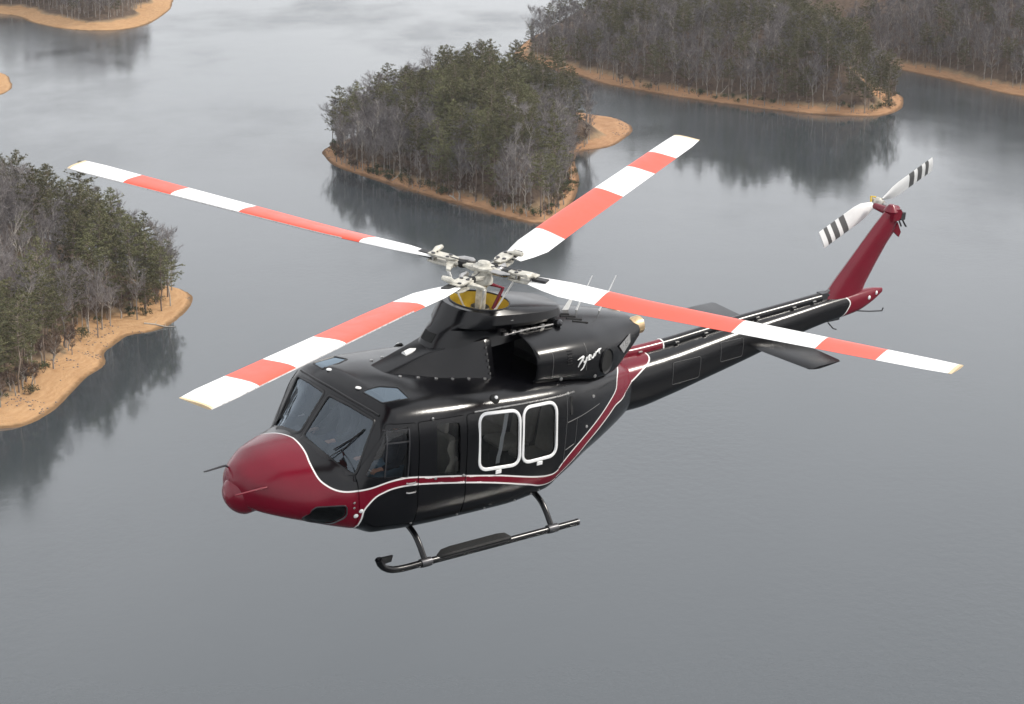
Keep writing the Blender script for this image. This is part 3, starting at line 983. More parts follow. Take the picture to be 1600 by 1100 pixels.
# ---- pylon fairing in front of the intakes (ramp) and the mast fairing
HUMP = [(1.80, .20, 2.435, .25, 2.36), (1.06, .24, 2.645, .50, 2.36), (.55, .36, 2.735, .60, 2.30), (.24, .45, 2.785, .665, 2.27), (.12, .42, 2.79, .62, 2.26), (.02, .30, 2.79, .34, 2.24), (-.45, .28, 2.80, .32, 2.20)]
rr = []
for x, t, zt, b, zb in HUMP:
    c = .035
    half = [(b, zb), (t + c * .3, zt - c), (t - c, zt + c * .12), (t * .5, zt + c * .35), (0, zt + c * .45)]
    rr.append([(x, y, z) for y, z in half] + [(x, -y, z) for y, z in half[-2::-1]])
hump = MB().loft(rr).build('pylon_fairing', M['black'], HELI, 25, .012)
for s in (1, -1):
    for k in range(6):
        x = 1.60 - k * .25
        p = Vector((x, (np.interp(x, [.24, .55, 1.06, 1.8], [.665, .60, .50, .25]) + .012) * s, 0))
        h = HBVH.ray_cast(Vector((p.x, p.y, 5)), Vector((0, 0, -1)), 9)
        MB().lathe([(.026, 0), (.024, .014), (.01, .018)], h[0], (0, 0, 1), 10).build('deck_fastener', M['steel'], hump)
    for k in range(5):
        MB().box((.26, (.655 - .036 * k) * s, 2.36 + .085 * k), (.012, .014, .03)).build('hinge_tab', M['steel'], hump, None)
# small scoop on the ramp
MB().loft([[(1.30, y, 2.56 + z) for y, z in ((-.05, 0), (-.05, .05), (0, .085), (.05, .05), (.05, 0))], [(1.20, y, 2.58 + z) for y, z in ((-.06, 0), (-.05, .06), (0, .09), (.05, .06), (.06, 0))], [(1.08, y, 2.62 + z) for y, z in ((-.03, 0), (-.02, .02), (0, .03), (.02, .02), (.03, 0))]]).build('ram_air_scoop', M['white'], hump)

def ring_fair(xf, xb, hw, zf, zb, n=44, e=2.3):
    out = []
    xc, h = 0.0, 1
    for i in range(n):
        a = 2 * math.pi * i / n
        c, s_ = math.cos(a), math.sin(a)
        ax = xf if c > 0 else -xb
        ee = e if c > 0 else 3.0
        px = ax * math.copysign(abs(c)**(2 / ee), c)
        py = hw * math.copysign(abs(s_)**(2 / ee), s_)
        t = (xf - px) / (xf - xb)
        out.append((px, py, zf + (zb - zf) * t))
    return out
R0 = [ring_fair(1.02, -1.05, .44, 2.60, 2.72), ring_fair(.93, -1.06, .40, 2.77, 2.78), ring_fair(.86, -1.06, .385, 2.88, 2.80), ring_fair(.78, -1.10, .40, 2.93, 2.83),
      ring_fair(.73, -1.30, .50, 2.985, 2.85), ring_fair(.68, -1.38, .52, 3.04, 2.89), ring_fair(.60, -1.33, .49, 3.19, 2.98), ring_fair(.57, -1.30, .465, 3.215, 3.0)]
circ = [(.43 * math.cos(2 * math.pi * i / 44) + .02, .43 * math.sin(2 * math.pi * i / 44), 3.205 - .02 * (1 - math.cos(2 * math.pi * i / 44))) for i in range(44)]
fair = MB().loft(R0 + [circ], True, True, False).build('mast_fairing', M['black'], HELI, 30)
inner = [circ, [(x * .92, y * .92, 3.0) for x, y, z in circ], [(x * .80, y * .80, 2.80) for x, y, z in circ]]
MB().loft(inner, True, False, True).build('fairing_well', M['gold'], fair)
MB().tube([Vector(p) + Vector((0, 0, .004)) for p in circ] + [Vector(circ[0]) + Vector((0, 0, .004))], .012, 6).build('well_rim', M['satin'], fair)
FBVH = BVHTree.FromPolygons([v.co[:] for v in fair.data.vertices], [p.vertices[:] for p in fair.data.polygons])
def on_fair(y, z, off):
    h = FBVH.ray_cast(Vector((3, y, z)), Vector((-1, 0, 0)), 9)
    return h[0] + (h[1] if h[1].x > 0 else -h[1]) * off
MB().loft([[on_fair(y, z, .006) for y in np.linspace(-.12, .12, 9)] for z in np.linspace(2.74, 2.86, 5)], False, False, False).build('inspection_window', M['matte'], fair)
for s in (1, -1):
    MB().box((-.15, .50 * s, 3.02), (.10, .012, .022)).build('data_plate', M['white'], fair, None)
    # plumbing showing in the gap behind the fairing
    mb = MB()
    for k in range(7):
        x = -.15 - k * .13
        mb.box((x, (.43 + .012 * (k % 3)) * s, 2.80 + .012 * (k % 2)), (.07, .04, .045 + .02 * (k % 3)))
    mb.tube([(-.1, .46 * s, 2.80), (-.5, .47 * s, 2.83), (-1.0, .46 * s, 2.82)], .014, 6)
    mb.build('hydraulic_lines', M['steel'], fair, None, .004)
    MB().lathe([(.02, 0), (.05, .02), (.05, .10), (.02, .13)], (-1.10, .40 * s, 2.80), (0, s, .4), 12).build('oil_filler', M['darksteel'], fair)

# ---- nose radome, probes, roof fittings
nr = []
for u in np.linspace(0, 1, 22):
    x = 4.145 - .62 * u
    r = .27 * math.sqrt(max(0, 1 - (1 - min(1, u / .42))**2)) if u < .42 else .27 - .14 * (u - .42)
    nr.append([(x, r * 1.06 * math.cos(a), 1.07 - .10 * u + r * math.sin(a)) for a in np.linspace(0, 2 * math.pi, 28, endpoint=False)])
MB().loft(nr).build('nose_radome', M['red'], HELI, 60)
ff = Frame('front', 1)
a = ff.on(.46, 1.30, .03)
MB().tube([ff.on(.46, 1.30, -.01), a, a + Vector((.05, 0, .0)), a + Vector((.45, 0, -.01)), a + Vector((.50, 0, -.01))], [.012, .016, .016, .012, .006], 8).build('pitot_tube', M['red'], HELI)
ff = Frame('front', -1)
a = ff.on(.22, 1.36, .04)
MB().tube([ff.on(.22, 1.36, -.01), a, a + Vector((.05, -.0, 0)), a + Vector((.30, -.0, -.02)), a + Vector((.34, -.0, -.02))], [.012, .016, .016, .012, .010], 8).build('pitot_tube', M['darksteel'], HELI)
tf = Frame('top', 1)
for x, y in ((2.32, .35), (2.30, -.35)):
    MB().lathe([(.045, 0), (.04, .010), (.02, .014)], tf.on(x, y, .0), (0, 0, 1), 16).build('roof_light', M['white'], HELI)
for s in (1, -1):
    fs = Frame('side', s)
    MB().lathe([(.075, 0), (.07, .03), (.03, .05)], fs.on(.52, 2.19, -.01), (0, s, .8), 16).build('fuel_filler_cap', M['matte'], HELI)
    MB().lathe([(.028, 0), (.026, .02), (.01, .03)], fs.on(.52, 2.19, .03), (0, s, .8), 10).build('position_light', M['lens'], HELI)
    # lower side lights and steps by the nose
    for x, z in ((2.70, .97), (2.76, .90)):
        MB().lathe([(.0, -.02), (.03, -.010), (.036, 0), (.025, .010), (0, .014)], fs.on(x, z, .004), (.2, s, -.25), 12).build('side_lamp', M['lens'], HELI)
    for x, z in ((2.80, 1.03), (2.80, 1.10), (1.9, .66), (1.1, .62), (.6, .60), (.05, .60), (-.25, .63), (-.4, .66)):
        MB().lathe([(.018, 0), (.016, .010), (.006, .014)], fs.on(x, z, .008), (0, s, -.3), 8).build('belly_fastener', M['steel'], HELI)
    for L in ([(-.78, 2.02), (-.78, 1.0)], [(-.80, 1.62), (-1.62, 1.66)], [(-.80, 1.20), (-1.0, 1.24)], [(-1.02, 1.62), (-1.02, 1.24)]):
        seam('panel_seam', dense(L, .08), fs, M['grey'], HELI, .004, .001)
    MB().prism(rrect(-.90, -.85, 1.72, 1.98, .02, 3), lambda x, z, t: tuple(fs.on(x, z, .004 + t)), 0, .004).build('vent_grille', M['matte'], HELI)
    for x, z in ((-.82, 2.03), (-1.45, 1.82), (-1.28, 1.42)):
        MB().lathe([(.026, 0), (.022, .012), (.008, .016)], fs.on(x, z, .0), (0, s, .1), 10).build('panel_fastener', M['steel'], HELI)
# brow strip over the windshield, tie-down ring, belly strake
MB().tube([Frame('front', 1).on(y, 2.315 - .11 * (abs(y) / .95)**2, .012) for y in np.linspace(-.9, .9, 19)], .016, 6).build('rain_gutter', M['satin'], HELI)
MB().tube([(1.68, .55, .46), (1.67, .55, .40), (1.65, .55, .345)], .010, 6).tube([(1.65 + .03 * math.cos(a), .55, .315 + .035 * math.sin(a)) for a in np.linspace(0, 2 * math.pi, 13)], .007, 5).build('tie_down_ring', M['steel'], HELI)
MB().box((2.25, .62, .475), (.30, .05, .03)).build('belly_antenna', M['white'], HELI, None, .008)
# whip and blade antennas on the engine deck
for p, q in (((-1.84, 0, 2.73), (-2.09, 0, 3.24)), ((-2.28, 0, 2.62), (-2.57, 0, 3.17))):
    MB().tube([p, Vector(p).lerp(Vector(q), .1), q], [.022, .013, .006], 8).build('whip_antenna', M['white'], cowl)
MB().loft([[(-1.62 + dx, y, 2.77) for dx, y in ((.07, 0), (.0, .014), (-.07, 0), (.0, -.014))], [(-1.72 + dx, y, 2.93) for dx, y in ((.04, 0), (0, .008), (-.04, 0), (0, -.008))]]).build('blade_antenna', M['white'], cowl)

# ---- landing skids
for s in (1, -1):
    Y = 1.3 * s
    P = catmull(np.array([(2.50, Y, .29), (2.44, Y, .185), (2.30, Y, .095), (2.12, Y, .06), (1.6, Y, .055), (-.4, Y, .05), (-1.09, Y, .05)]), 44)
    sk = MB().tube(P, .05, 14).build('skid_tube', M['black'], HELI)
    MB().prism([(2.52, .31), (2.44, .20), (2.28, .21), (2.26, .30)], lambda x, z, t: (x, t, z), Y - .012, Y + .012).build('toe_plate', M['satin'], sk)
    MB().lathe([(.03, 0), (.052, .004), (.052, .03), (.03, .04)], (-1.08, Y, .05), (-1, 0, 0), 14).build('end_cap', M['darksteel'], sk)
    rr = []
    for x, w, z in ((1.46, .03, .085), (1.36, .085, .125), (1.2, .10, .135), (.35, .10, .135), (.22, .085, .125), (.16, .03, .09)):
        rr.append([(x, Y + w * a, z + b) for a, b in ((-1, 0), (-.8, .025), (.8, .025), (1, 0), (.8, -.03), (-.8, -.03))])
    MB().loft(rr).build('boarding_step', M['rubber'], sk)
    for x in (1.67, -.62):
        MB().lathe([(.062, -.09), (.066, -.05), (.066, .05), (.062, .09)], (x, Y, .055), (1, 0, 0), 14).build('saddle_clamp', M['darksteel'], sk)
for x in (1.67, -.62):
    half = np.array([(0, .44), (.55, .45), (.80, .44), (1.0, .37), (1.14, .25), (1.24, .13), (1.30, .06)])
    C_ = catmull(half, 22)
    P = [(x + .0, -y, z) for y, z in C_[::-1]] + [(x, y, z) for y, z in C_[1:]]
    MB().tube(P, .043, 12).build('cross_tube', M['black'], HELI)

# ---- main rotor: four blades at rest
HUB = Vector((0, 0, 3.60))
TIPS = [(2.79, -6.42, 3.62), (-6.386, -2.827, 4.05), (6.453, 2.708, 3.80), (-2.568, 6.496, 4.04)]
BANDS = [(.115, 0), (.275, 1), (.565, 0), (.735, 1), (.855, 0), (.993, 2), (1.0, None)]
hub_mb = MB()
hub_mb.lathe([(.075, -.75), (.075, -.20), (.15, -.14), (.15, -.08), (.13, -.05), (.12, .05), (.16, .07), (.16, .10), (.10, .12), (.085, .16), (.04, .175)], HUB, (0, 0, 1), 20)
hub = hub_mb.build('rotor_mast', M['beige'], HELI)
MB().lathe([(.16, -.66), (.20, -.64), (.20, -.60), (.16, -.58), (.13, -.50), (.12, -.68)], HUB, (0, 0, 1), 24).build('swashplate', M['steel'], hub)
for k, tip in enumerate(TIPS):
    tip = Vector(tip)
    e = (tip - HUB).normalized()
    up = Vector((0, 0, 1))
    c = up.cross(e).normalized()            # towards the leading edge (rotor turns counter-clockwise from above)
    n = e.cross(c).normalized()
    dz = .05 if k in (0, 3) else -.03       # the two yokes are stacked
    O = HUB + Vector((0, 0, dz))
    L = 7.0
    CH = .50
    rows, cols = [], []
    span = []
    for (a, m), (b, _) in zip(BANDS[:-1], BANDS[1:]):
        ns_ = max(1, int((b - a) * 26))
        for i in range(ns_):
            span.append((a + (b - a) * i / ns_, m))
    span.append((1.0, None))
    for u, m in span:
        chord = CH * (0.55 + .45 * min(1, max(0, (u - .115) / .07))) * (1 if u < .985 else .93)
        tw = R_(9 - 12 * u)
        th = chord * (.13 - .045 * u)
        ring = []
        for cu, h in ((.30, 0), (.28, .38), (.20, .75), (.05, 1), (-.2, .82), (-.45, .42), (-.70, .05), (-.70, -.05), (-.45, -.22), (-.2, -.42), (.05, -.5), (.20, -.42), (.28, -.22)):
            a_, b_ = cu * chord, h * th * .62
            ring.append(O + (HUB - O) * min(1, max(0, (u - .115) * 4)) + e * (u * L) + c * (a_ * math.cos(tw) - b_ * math.sin(tw)) + n * (a_ * math.sin(tw) + b_ * math.cos(tw)))
        rows.append(ring)
    mb = MB()
    for i in range(len(rows) - 1):
        mb.loft([rows[i], rows[i + 1]], True, i == 0, i == len(rows) - 2, span[i][1])
        for q_ in (0, 12):                                   # bare metal erosion strip on the nose of the blade
            if span[i][0] > .30:
                mb.m[len(mb.m) - 13 - (1 if i == len(rows) - 2 else 0) + q_] = 3
    me = weld(mb, 'main_rotor_blade', [M['blade_white'], M['blade_red'], M['tip'], M['steel']])
    blade = link('main_rotor_blade', me, HELI)
    rot = Matrix((e, c, n)).transposed()
    # yoke arm, grip plates, dampers, pitch horn and link
    q = O + n * 0
    MB().loft([[O + e * x + c * (w * a) + n * (t * b) for a, b in ((-1, -1), (1, -1), (1, 1), (-1, 1))] for x, w, t in ((.0, .10, .03), (.15, .095, .03), (.27, .05, .02), (.42, .06, .022), (.55, .085, .025))]).build('yoke_arm', M['beige'], blade, None, .010)
    for sg in (1, -1):
        MB().loft([[O + e * x + c * (w * a) + n * (sg * .050 + t * b) for a, b in ((-1, -1), (1, -1), (1, 1), (-1, 1))] for x, w, t in ((.42, .05, .012), (.52, .09, .014), (.74, .10, .014), (.86, .07, .010))]).build('grip_plate', M['beige'], blade, None, .004)
    for x, y in ((.55, .05), (.55, -.05), (.78, .045), (.78, -.045)):
        MB().tube([O + e * x + c * y - n * .075, O + e * x + c * y + n * .078], .019, 8).build('grip_bolt', M['steel'], blade)
        MB().lathe([(.030, 0), (.030, .012), (.015, .016)], O + e * x + c * y + n * .064, n, 6).build('bolt_head', M['darksteel'], blade)
    MB().lathe([(.05, -.045), (.065, -.02), (.065, .02), (.05, .045)], O + e * .34, n, 14).build('elastomeric_bearing', M['rubber'], blade)
    MB().tube([O + e * .20 - c * .13 + n * .035, O + e * .24 - c * .135 + n * .035, O + e * .38 - c * .135 + n * .03, O + e * .48 - c * .10 + n * .03], [.02, .042, .042, .018], 10).build('lead_lag_damper', M['steel'], blade)
    MB().loft([[O + e * x + c * y + n * (z + t * b) + e * (w * a) for a, b in ((-1, -1), (1, -1), (1, 1), (-1, 1))] for x, y, z, w, t in ((.50, .05, -.02, .07, .03), (.46, .16, -.03, .045, .022), (.42, .26, -.05, .03, .02))]).build('pitch_horn', M['beige'], blade, None, .006)
    foot = HUB + Vector((e.x * .17 + c.x * .08, e.y * .17 + c.y * .08, -.60))
    head_ = O + e * .42 + c * .25 - n * .06
    MB().tube([head_, head_.lerp(foot, .12), head_.lerp(foot, .16), head_.lerp(foot, .84), head_.lerp(foot, .88), foot], [.022, .022, .013, .013, .022, .022], 8).build('pitch_link', M['white'], blade)
    MB().tube([O + e * .80 + c * .02 + n * .05, O + e * .80 - c * .10 + n * .085, O + e * .79 - c * .22 + n * .09], [.03, .045, .032], 10).build('pendulum_absorber', M['beige'], blade)
    MB().tube([O + e * .12 + n * .06, O + e * .30 + c * .05 + n * .075, O + e * .52 + c * .03 + n * .07], .008, 5).build('bonding_cable', M['darksteel'], blade)
    MB().box(O + e * .93 - c * .04, (.22, .13, .075), rot).build('blade_root_block', M['satin'], blade, None, .01)
# scissors link
MB().tube([HUB + Vector((-.12, .02, -.18)), HUB + Vector((-.34, .06, -.26)), HUB + Vector((-.20, .05, -.56))], .028, 8).build('scissors_link', M['red'], hub)

# ---- cabin interior
fl = MB().box((.95, 0, .70), (3.1, 1.84, .04)).build('cabin_floor', M['interior'], HELI, None)
MB().box((-.90, 0, 1.3), (.04, 1.9, 1.3)).build('aft_bulkhead', M['interior'], HELI, None)
ip = MB()
ip.loft([[(x, y, z) for x, z in ((2.66, .75), (2.50, .80), (2.46, 1.32), (2.52, 1.44), (2.72, 1.42))] for y in (-.72, -.3, .3, .72)])
panel = ip.build('instrument_panel', M['matte'], HELI, None, .02)
MB().loft([[(x, y, z) for x, z in ((2.42, 1.42), (2.46, 1.47), (2.70, 1.45), (2.74, 1.40))] for y in (-.78, .78)]).build('glare_shield', M['interior'], panel, None, .015)
for y in (-.5, -.18, .18, .5):
    MB().box((2.455, y, 1.24), (.012, .22, .18)).build('display_screen', M['darksteel'], panel, None, .004)
MB().box((2.1, 0, .95), (.7, .26, .5)).build('centre_console', M['interior'], HELI, None, .03)
def seat(x, y, mat, name, face=1, back=.62):
    t = empty(name)
    t.parent = HELI
    t.location = (x, y, .68)
    if face < 0:
        t.rotation_euler = (0, 0, math.pi)
    MB().loft([[(a, b, z) for a, b, z in ((-.24, yy, .30), (.26, yy, .34), (.29, yy, .40), (.24, yy, .45), (-.22, yy, .40))] for yy in (-.23, -.12, .12, .23)]).build('seat_cushion', mat, t, None, .03)
    MB().loft([[(a, yy, z) for a, z in ((-.20, .36), (-.30, .40), (-.40, .42 + back), (-.34, .46 + back), (-.27, .42 + back))] for yy in (-.22, -.12, .12, .22)]).build('seat_back', mat, t, None, .03)
    MB().box((0, 0, .16), (.36, .36, .30)).build('seat_base', M['interior'], t, None, .01)
    MB().box((-.36, 0, .55 + back), (.07, .24, .18)).build('headrest', mat, t, None, .025)
for y in (.55, -.55):
    seat(1.95, y, M['darkseat'], 'pilot_seat', 1, .62)
for y in (.86, .30, -.30, -.86):
    seat(.86, y, M['leather'], 'cabin_seat', -1)
    seat(-.50, y, M['leather'], 'cabin_seat', 1)
MB().box((1.45, 0, 1.3), (.04, 1.5, 1.2)).build('cockpit_divider', M['interior'], HELI, None)
for y in (1.12, -1.12):
    MB().loft([[(.34 - .012 * k + .006 * math.sin(k * 2.1) + dx, y, z) for dx in (0, .07)] for k, z in enumerate(np.linspace(1.2, 2.0, 9))], False, False, False).build('seat_belt', M['paper'], HELI)
    MB().loft([[(1.20 + .03 * math.sin(k * 1.3) + dx * (1 - .35 * math.sin(math.pi * k / 8)), y * (1 + .012 * math.cos(5 * dx * 10)), z) for dx in np.linspace(0, .12, 7)] for k, z in enumerate(np.linspace(1.2, 1.72, 9))], False, False, False).build('curtain', M['leather'], HELI)

# ---- crew: two people in the front seats
def skin_body(name, joints, edges, radii, mat, parent, sub=2):
    me = bpy.data.meshes.new(name)
    me.from_pydata(joints, edges, [])
    o = link(name, me)
    sk = o.modifiers.new('skin', 'SKIN')
    for i, r in enumerate(radii):
        sv_ = me.skin_vertices[0].data[i]
        sv_.radius = (r, r) if not isinstance(r, tuple) else r
        sv_.use_root = (i == 0)
    sb = o.modifiers.new('sub', 'SUBSURF')
    sb.levels = sub
    sb.render_levels = sub
    m2 = evaluated(o)
    bpy.data.objects.remove(o)
    m2.materials.clear()
    m2.materials.append(mat)
    m2.polygons.foreach_set('use_smooth', [True] * len(m2.polygons))
    return link(name, m2, parent)

def pilot(y0, shirt, legs, label, turn):
    t = empty('person')
    t.matrix_world = BODY @ Matrix.Translation((1.95, y0, .68))
    tag(t, label, 'person', None)
    J = [(-.12, 0, .50), (-.16, 0, .68), (-.20, 0, .88), (-.21, 0, 1.00), (-.20, 0, 1.08),          # pelvis..neck
         (-.20, .19, .96), (-.05, .27, .72), (.20, .22, .66),                                      # left arm
         (-.20, -.19, .96), (-.05, -.27, .72), (.20, -.20, .68),                                   # right arm
         (-.10, .11, .49), (.34, .15, .52), (.46, .15, .14), (.58, .15, .06),                      # left leg
         (-.10, -.11, .49), (.34, -.15, .52), (.46, -.15, .14), (.58, -.15, .06)]
    E_ = [(0, 1), (1, 2), (2, 3), (3, 4), (3, 5), (5, 6), (6, 7), (3, 8), (8, 9), (9, 10), (0, 11), (11, 12), (12, 13), (13, 14), (0, 15), (15, 16), (16, 17), (17, 18)]
    Rr = [(.15, .12), (.15, .12), (.16, .12), (.11, .09), .06, .075, .06, .042, .075, .06, .042, .095, .075, .055, .045, .095, .075, .055, .045]
    skin_body('body', J, E_, Rr, shirt, t)
    # trousers over hips and legs
    skin_body('trousers', [J[0], J[11], J[12], J[13], J[15], J[16], J[17]], [(0, 1), (1, 2), (2, 3), (0, 4), (4, 5), (5, 6)], [(.165, .135), .105, .085, .065, .105, .085, .065], legs, t)
    # head: skull, jaw, nose, ears
    hd = empty('head')
    hd.parent = t
    hd.location = (-.17, 0, 1.20)
    hd.rotation_euler = (0, R_(8), turn)
    rr = []
    for u in np.linspace(0, 1, 15):
        z = -.125 + .25 * u
        prof = math.sin(math.pi * min(1, max(0.02, u * .96 + .03)))**.55
        fr_ = .098 * prof * (1 if u > .45 else .86 + .14 * u / .45)
        wd_ = .076 * prof * (1 if u > .4 else .72 + .28 * u / .4)
        ring = []
        for k in range(20):
            a_ = 2 * math.pi * k / 20
            x = math.cos(a_) * fr_ + .004
            if abs(a_) < .2 or abs(a_ - 2 * math.pi) < .2:
                x += .020 * math.exp(-((u - .42) / .08)**2) + .006 * math.exp(-((u - .26) / .03)**2)
            x -= .008 * math.exp(-((u - .53) / .05)**2) * (1 if .25 < min(a_, 2 * math.pi - a_) < .75 else 0)
            ring.append((x, math.sin(a_) * wd_, z))
        rr.append(ring)
    MB().loft(rr).build('face', M['skin'], hd, 70)
    for s in (1, -1):
        MB().lathe([(.0, 0), (.018, .004), (.022, .012), (0, .016)], (.0, .072 * s, -.01), (0, s, 0), 10).build('ear', M['skin'], hd)
        MB().lathe([(.0, 0), (.010, .002), (.008, .008), (0, .010)], (.084, .03 * s, .008), (1, 0, 0), 8).build('eye', M['hair'], hd)
        MB().lathe([(.03, 0), (.04, .01), (.04, .03), (.02, .04)], (.0, .078 * s, -.005), (0, s, 0), 14).build('headset_cup', M['satin'], hd)
    MB().tube([(.085, -.022, -.055), (.092, 0, -.057), (.085, .022, -.055)], .006, 6).build('mouth', M['skin'], hd)
    MB().loft([[(x * 1.08 - .008, y * 1.10, z + .006) for x, y, z in r] for r in rr[9:]]).build('hair', M['hair'], hd)
    MB().tube([(0, .088 * math.cos(a_), .02 + .115 * math.sin(a_)) for a_ in np.linspace(0, math.pi, 13)], .010, 6).build('headset_band', M['satin'], hd)
    MB().tube([(.02, .10, -.03), (.08, .08, -.06), (.10, .03, -.065)], .005, 5).build('microphone_boom', M['satin'], hd)
    # hands with five fingers each
    for s, w in ((1, J[7]), (-1, J[10])):
        w = Vector(w)
        hm = [tuple(w - Vector((.05, 0, -.002))), tuple(w + Vector((.03, 0, 0))), tuple(w + Vector((.085, 0, -.005)))]
        ed = [(0, 1), (1, 2)]
        rd = [.032, (.036, .020), (.038, .017)]
        for k, (dy, ln) in enumerate(((-.030, .066), (-.010, .078), (.010, .074), (.029, .058))):
            i = len(hm)
            p = w + Vector((.085, dy, -.004))
            hm += [tuple(p + Vector((.02, 0, .004))), tuple(p + Vector((.02 + ln * .55, 0, -.010))), tuple(p + Vector((.02 + ln * .85, 0, -.038)))]
            ed += [(2, i), (i, i + 1), (i + 1, i + 2)]
            rd += [.010, .0095, .008]
        i = len(hm)
        hm += [tuple(w + Vector((.045, -.038 * s, -.004))), tuple(w + Vector((.085, -.062 * s, -.012))), tuple(w + Vector((.115, -.066 * s, -.022)))]
        ed += [(1, i), (i, i + 1), (i + 1, i + 2)]
        rd += [.012, .011, .009]
        skin_body('hand', hm, ed, rd, M['skin'], t)
    return t
pilot(.55, M['shirt'], M['denim'], 'person in dark jacket and blue jeans behind the near cockpit side window', R_(12))
pilot(-.55, M['shirt2'], M['trousers'], 'person in charcoal jacket and headset in the far cockpit seat', R_(-6))
mp = MB().loft([[(x, y, z) for x in (0, .10, .2)] for y, z in ((-.13, .0), (-.02, .012), (.0, .0), (.02, .012), (.13, .004))], False, False, False).build('folded_chart', M['paper'], None)
mp.matrix_world = BODY @ Matrix.Translation((2.36, .72, 1.37)) @ Matrix.Rotation(R_(-25), 4, 'Y')
tag(mp, 'folded white paper chart on the lap of the near person in the cockpit', 'chart')

# ================================================================== LAKE
def water_mat():
    m, ns, ls, b = new_mat('lake_water')
    b.inputs['Base Color'].default_value = (0.043, 0.051, 0.057, 1)
    b.inputs['IOR'].default_value = 1.33
    big = nz(ns, ls, 0.0062, 6, 0.58, 'Object', (1.0, 0.42, 1.0))          # wind patches
    mask = ramp(ns, ls, big.outputs['Fac'], [(0.46, (0, 0, 0)), (0.60, (1, 1, 1))])
    mr = maprange(ns, ls, mask.outputs['Color'], 0, 1, 0.065, 0.20)
    ls.new(mr.outputs['Result'], b.inputs['Roughness'])
    w1 = nz(ns, ls, 0.55, 4, 0.6, 'Object', (1.0, 0.6, 1.0))               # ripples
    w2 = nz(ns, ls, 0.05, 3, 0.5, 'Object', (1.0, 0.5, 1.0))
    st = maprange(ns, ls, mask.outputs['Color'], 0, 1, 0.03, 0.26)
    bp = ns.new('ShaderNodeBump')
    bp.inputs['Distance'].default_value = 0.25
    ls.new(st.outputs['Result'], bp.inputs['Strength'])
    ls.new(w1.outputs['Fac'], bp.inputs['Height'])
    bp2 = ns.new('ShaderNodeBump')
    bp2.inputs['Distance'].default_value = 0.5
    bp2.inputs['Strength'].default_value = 0.12
    ls.new(w2.outputs['Fac'], bp2.inputs['Height'])
    ls.new(bp.outputs['Normal'], bp2.inputs['Normal'])
    ls.new(bp2.outputs['Normal'], b.inputs['Normal'])
    return m
lake = MB().add([(-4500, -600, 0), (4500, -600, 0), (4500, 5700, 0), (-4500, 5700, 0)], [(0, 1, 2, 3)]).build('lake_water', water_mat(), None, None)
tag(lake, 'grey green lake water with soft ripples', None, None, 'structure')

# ================================================================== SHORES
def vnoise(x, y, s, seed=0):
    """smooth value noise, vectorised"""
    x = np.asarray(x) / s + 37.2 * seed
    y = np.asarray(y) / s - 11.7 * seed
    xi, yi = np.floor(x), np.floor(y)
    fx, fy = x - xi, y - yi
    fx, fy = fx * fx * (3 - 2 * fx), fy * fy * (3 - 2 * fy)
    def h(a, b):
        v = np.sin(a * 127.1 + b * 311.7 + seed * 17.3) * 43758.5453
        return v - np.floor(v)
    return (h(xi, yi) * (1 - fx) + h(xi + 1, yi) * fx) * (1 - fy) + (h(xi, yi + 1) * (1 - fx) + h(xi + 1, yi + 1) * fx) * fy

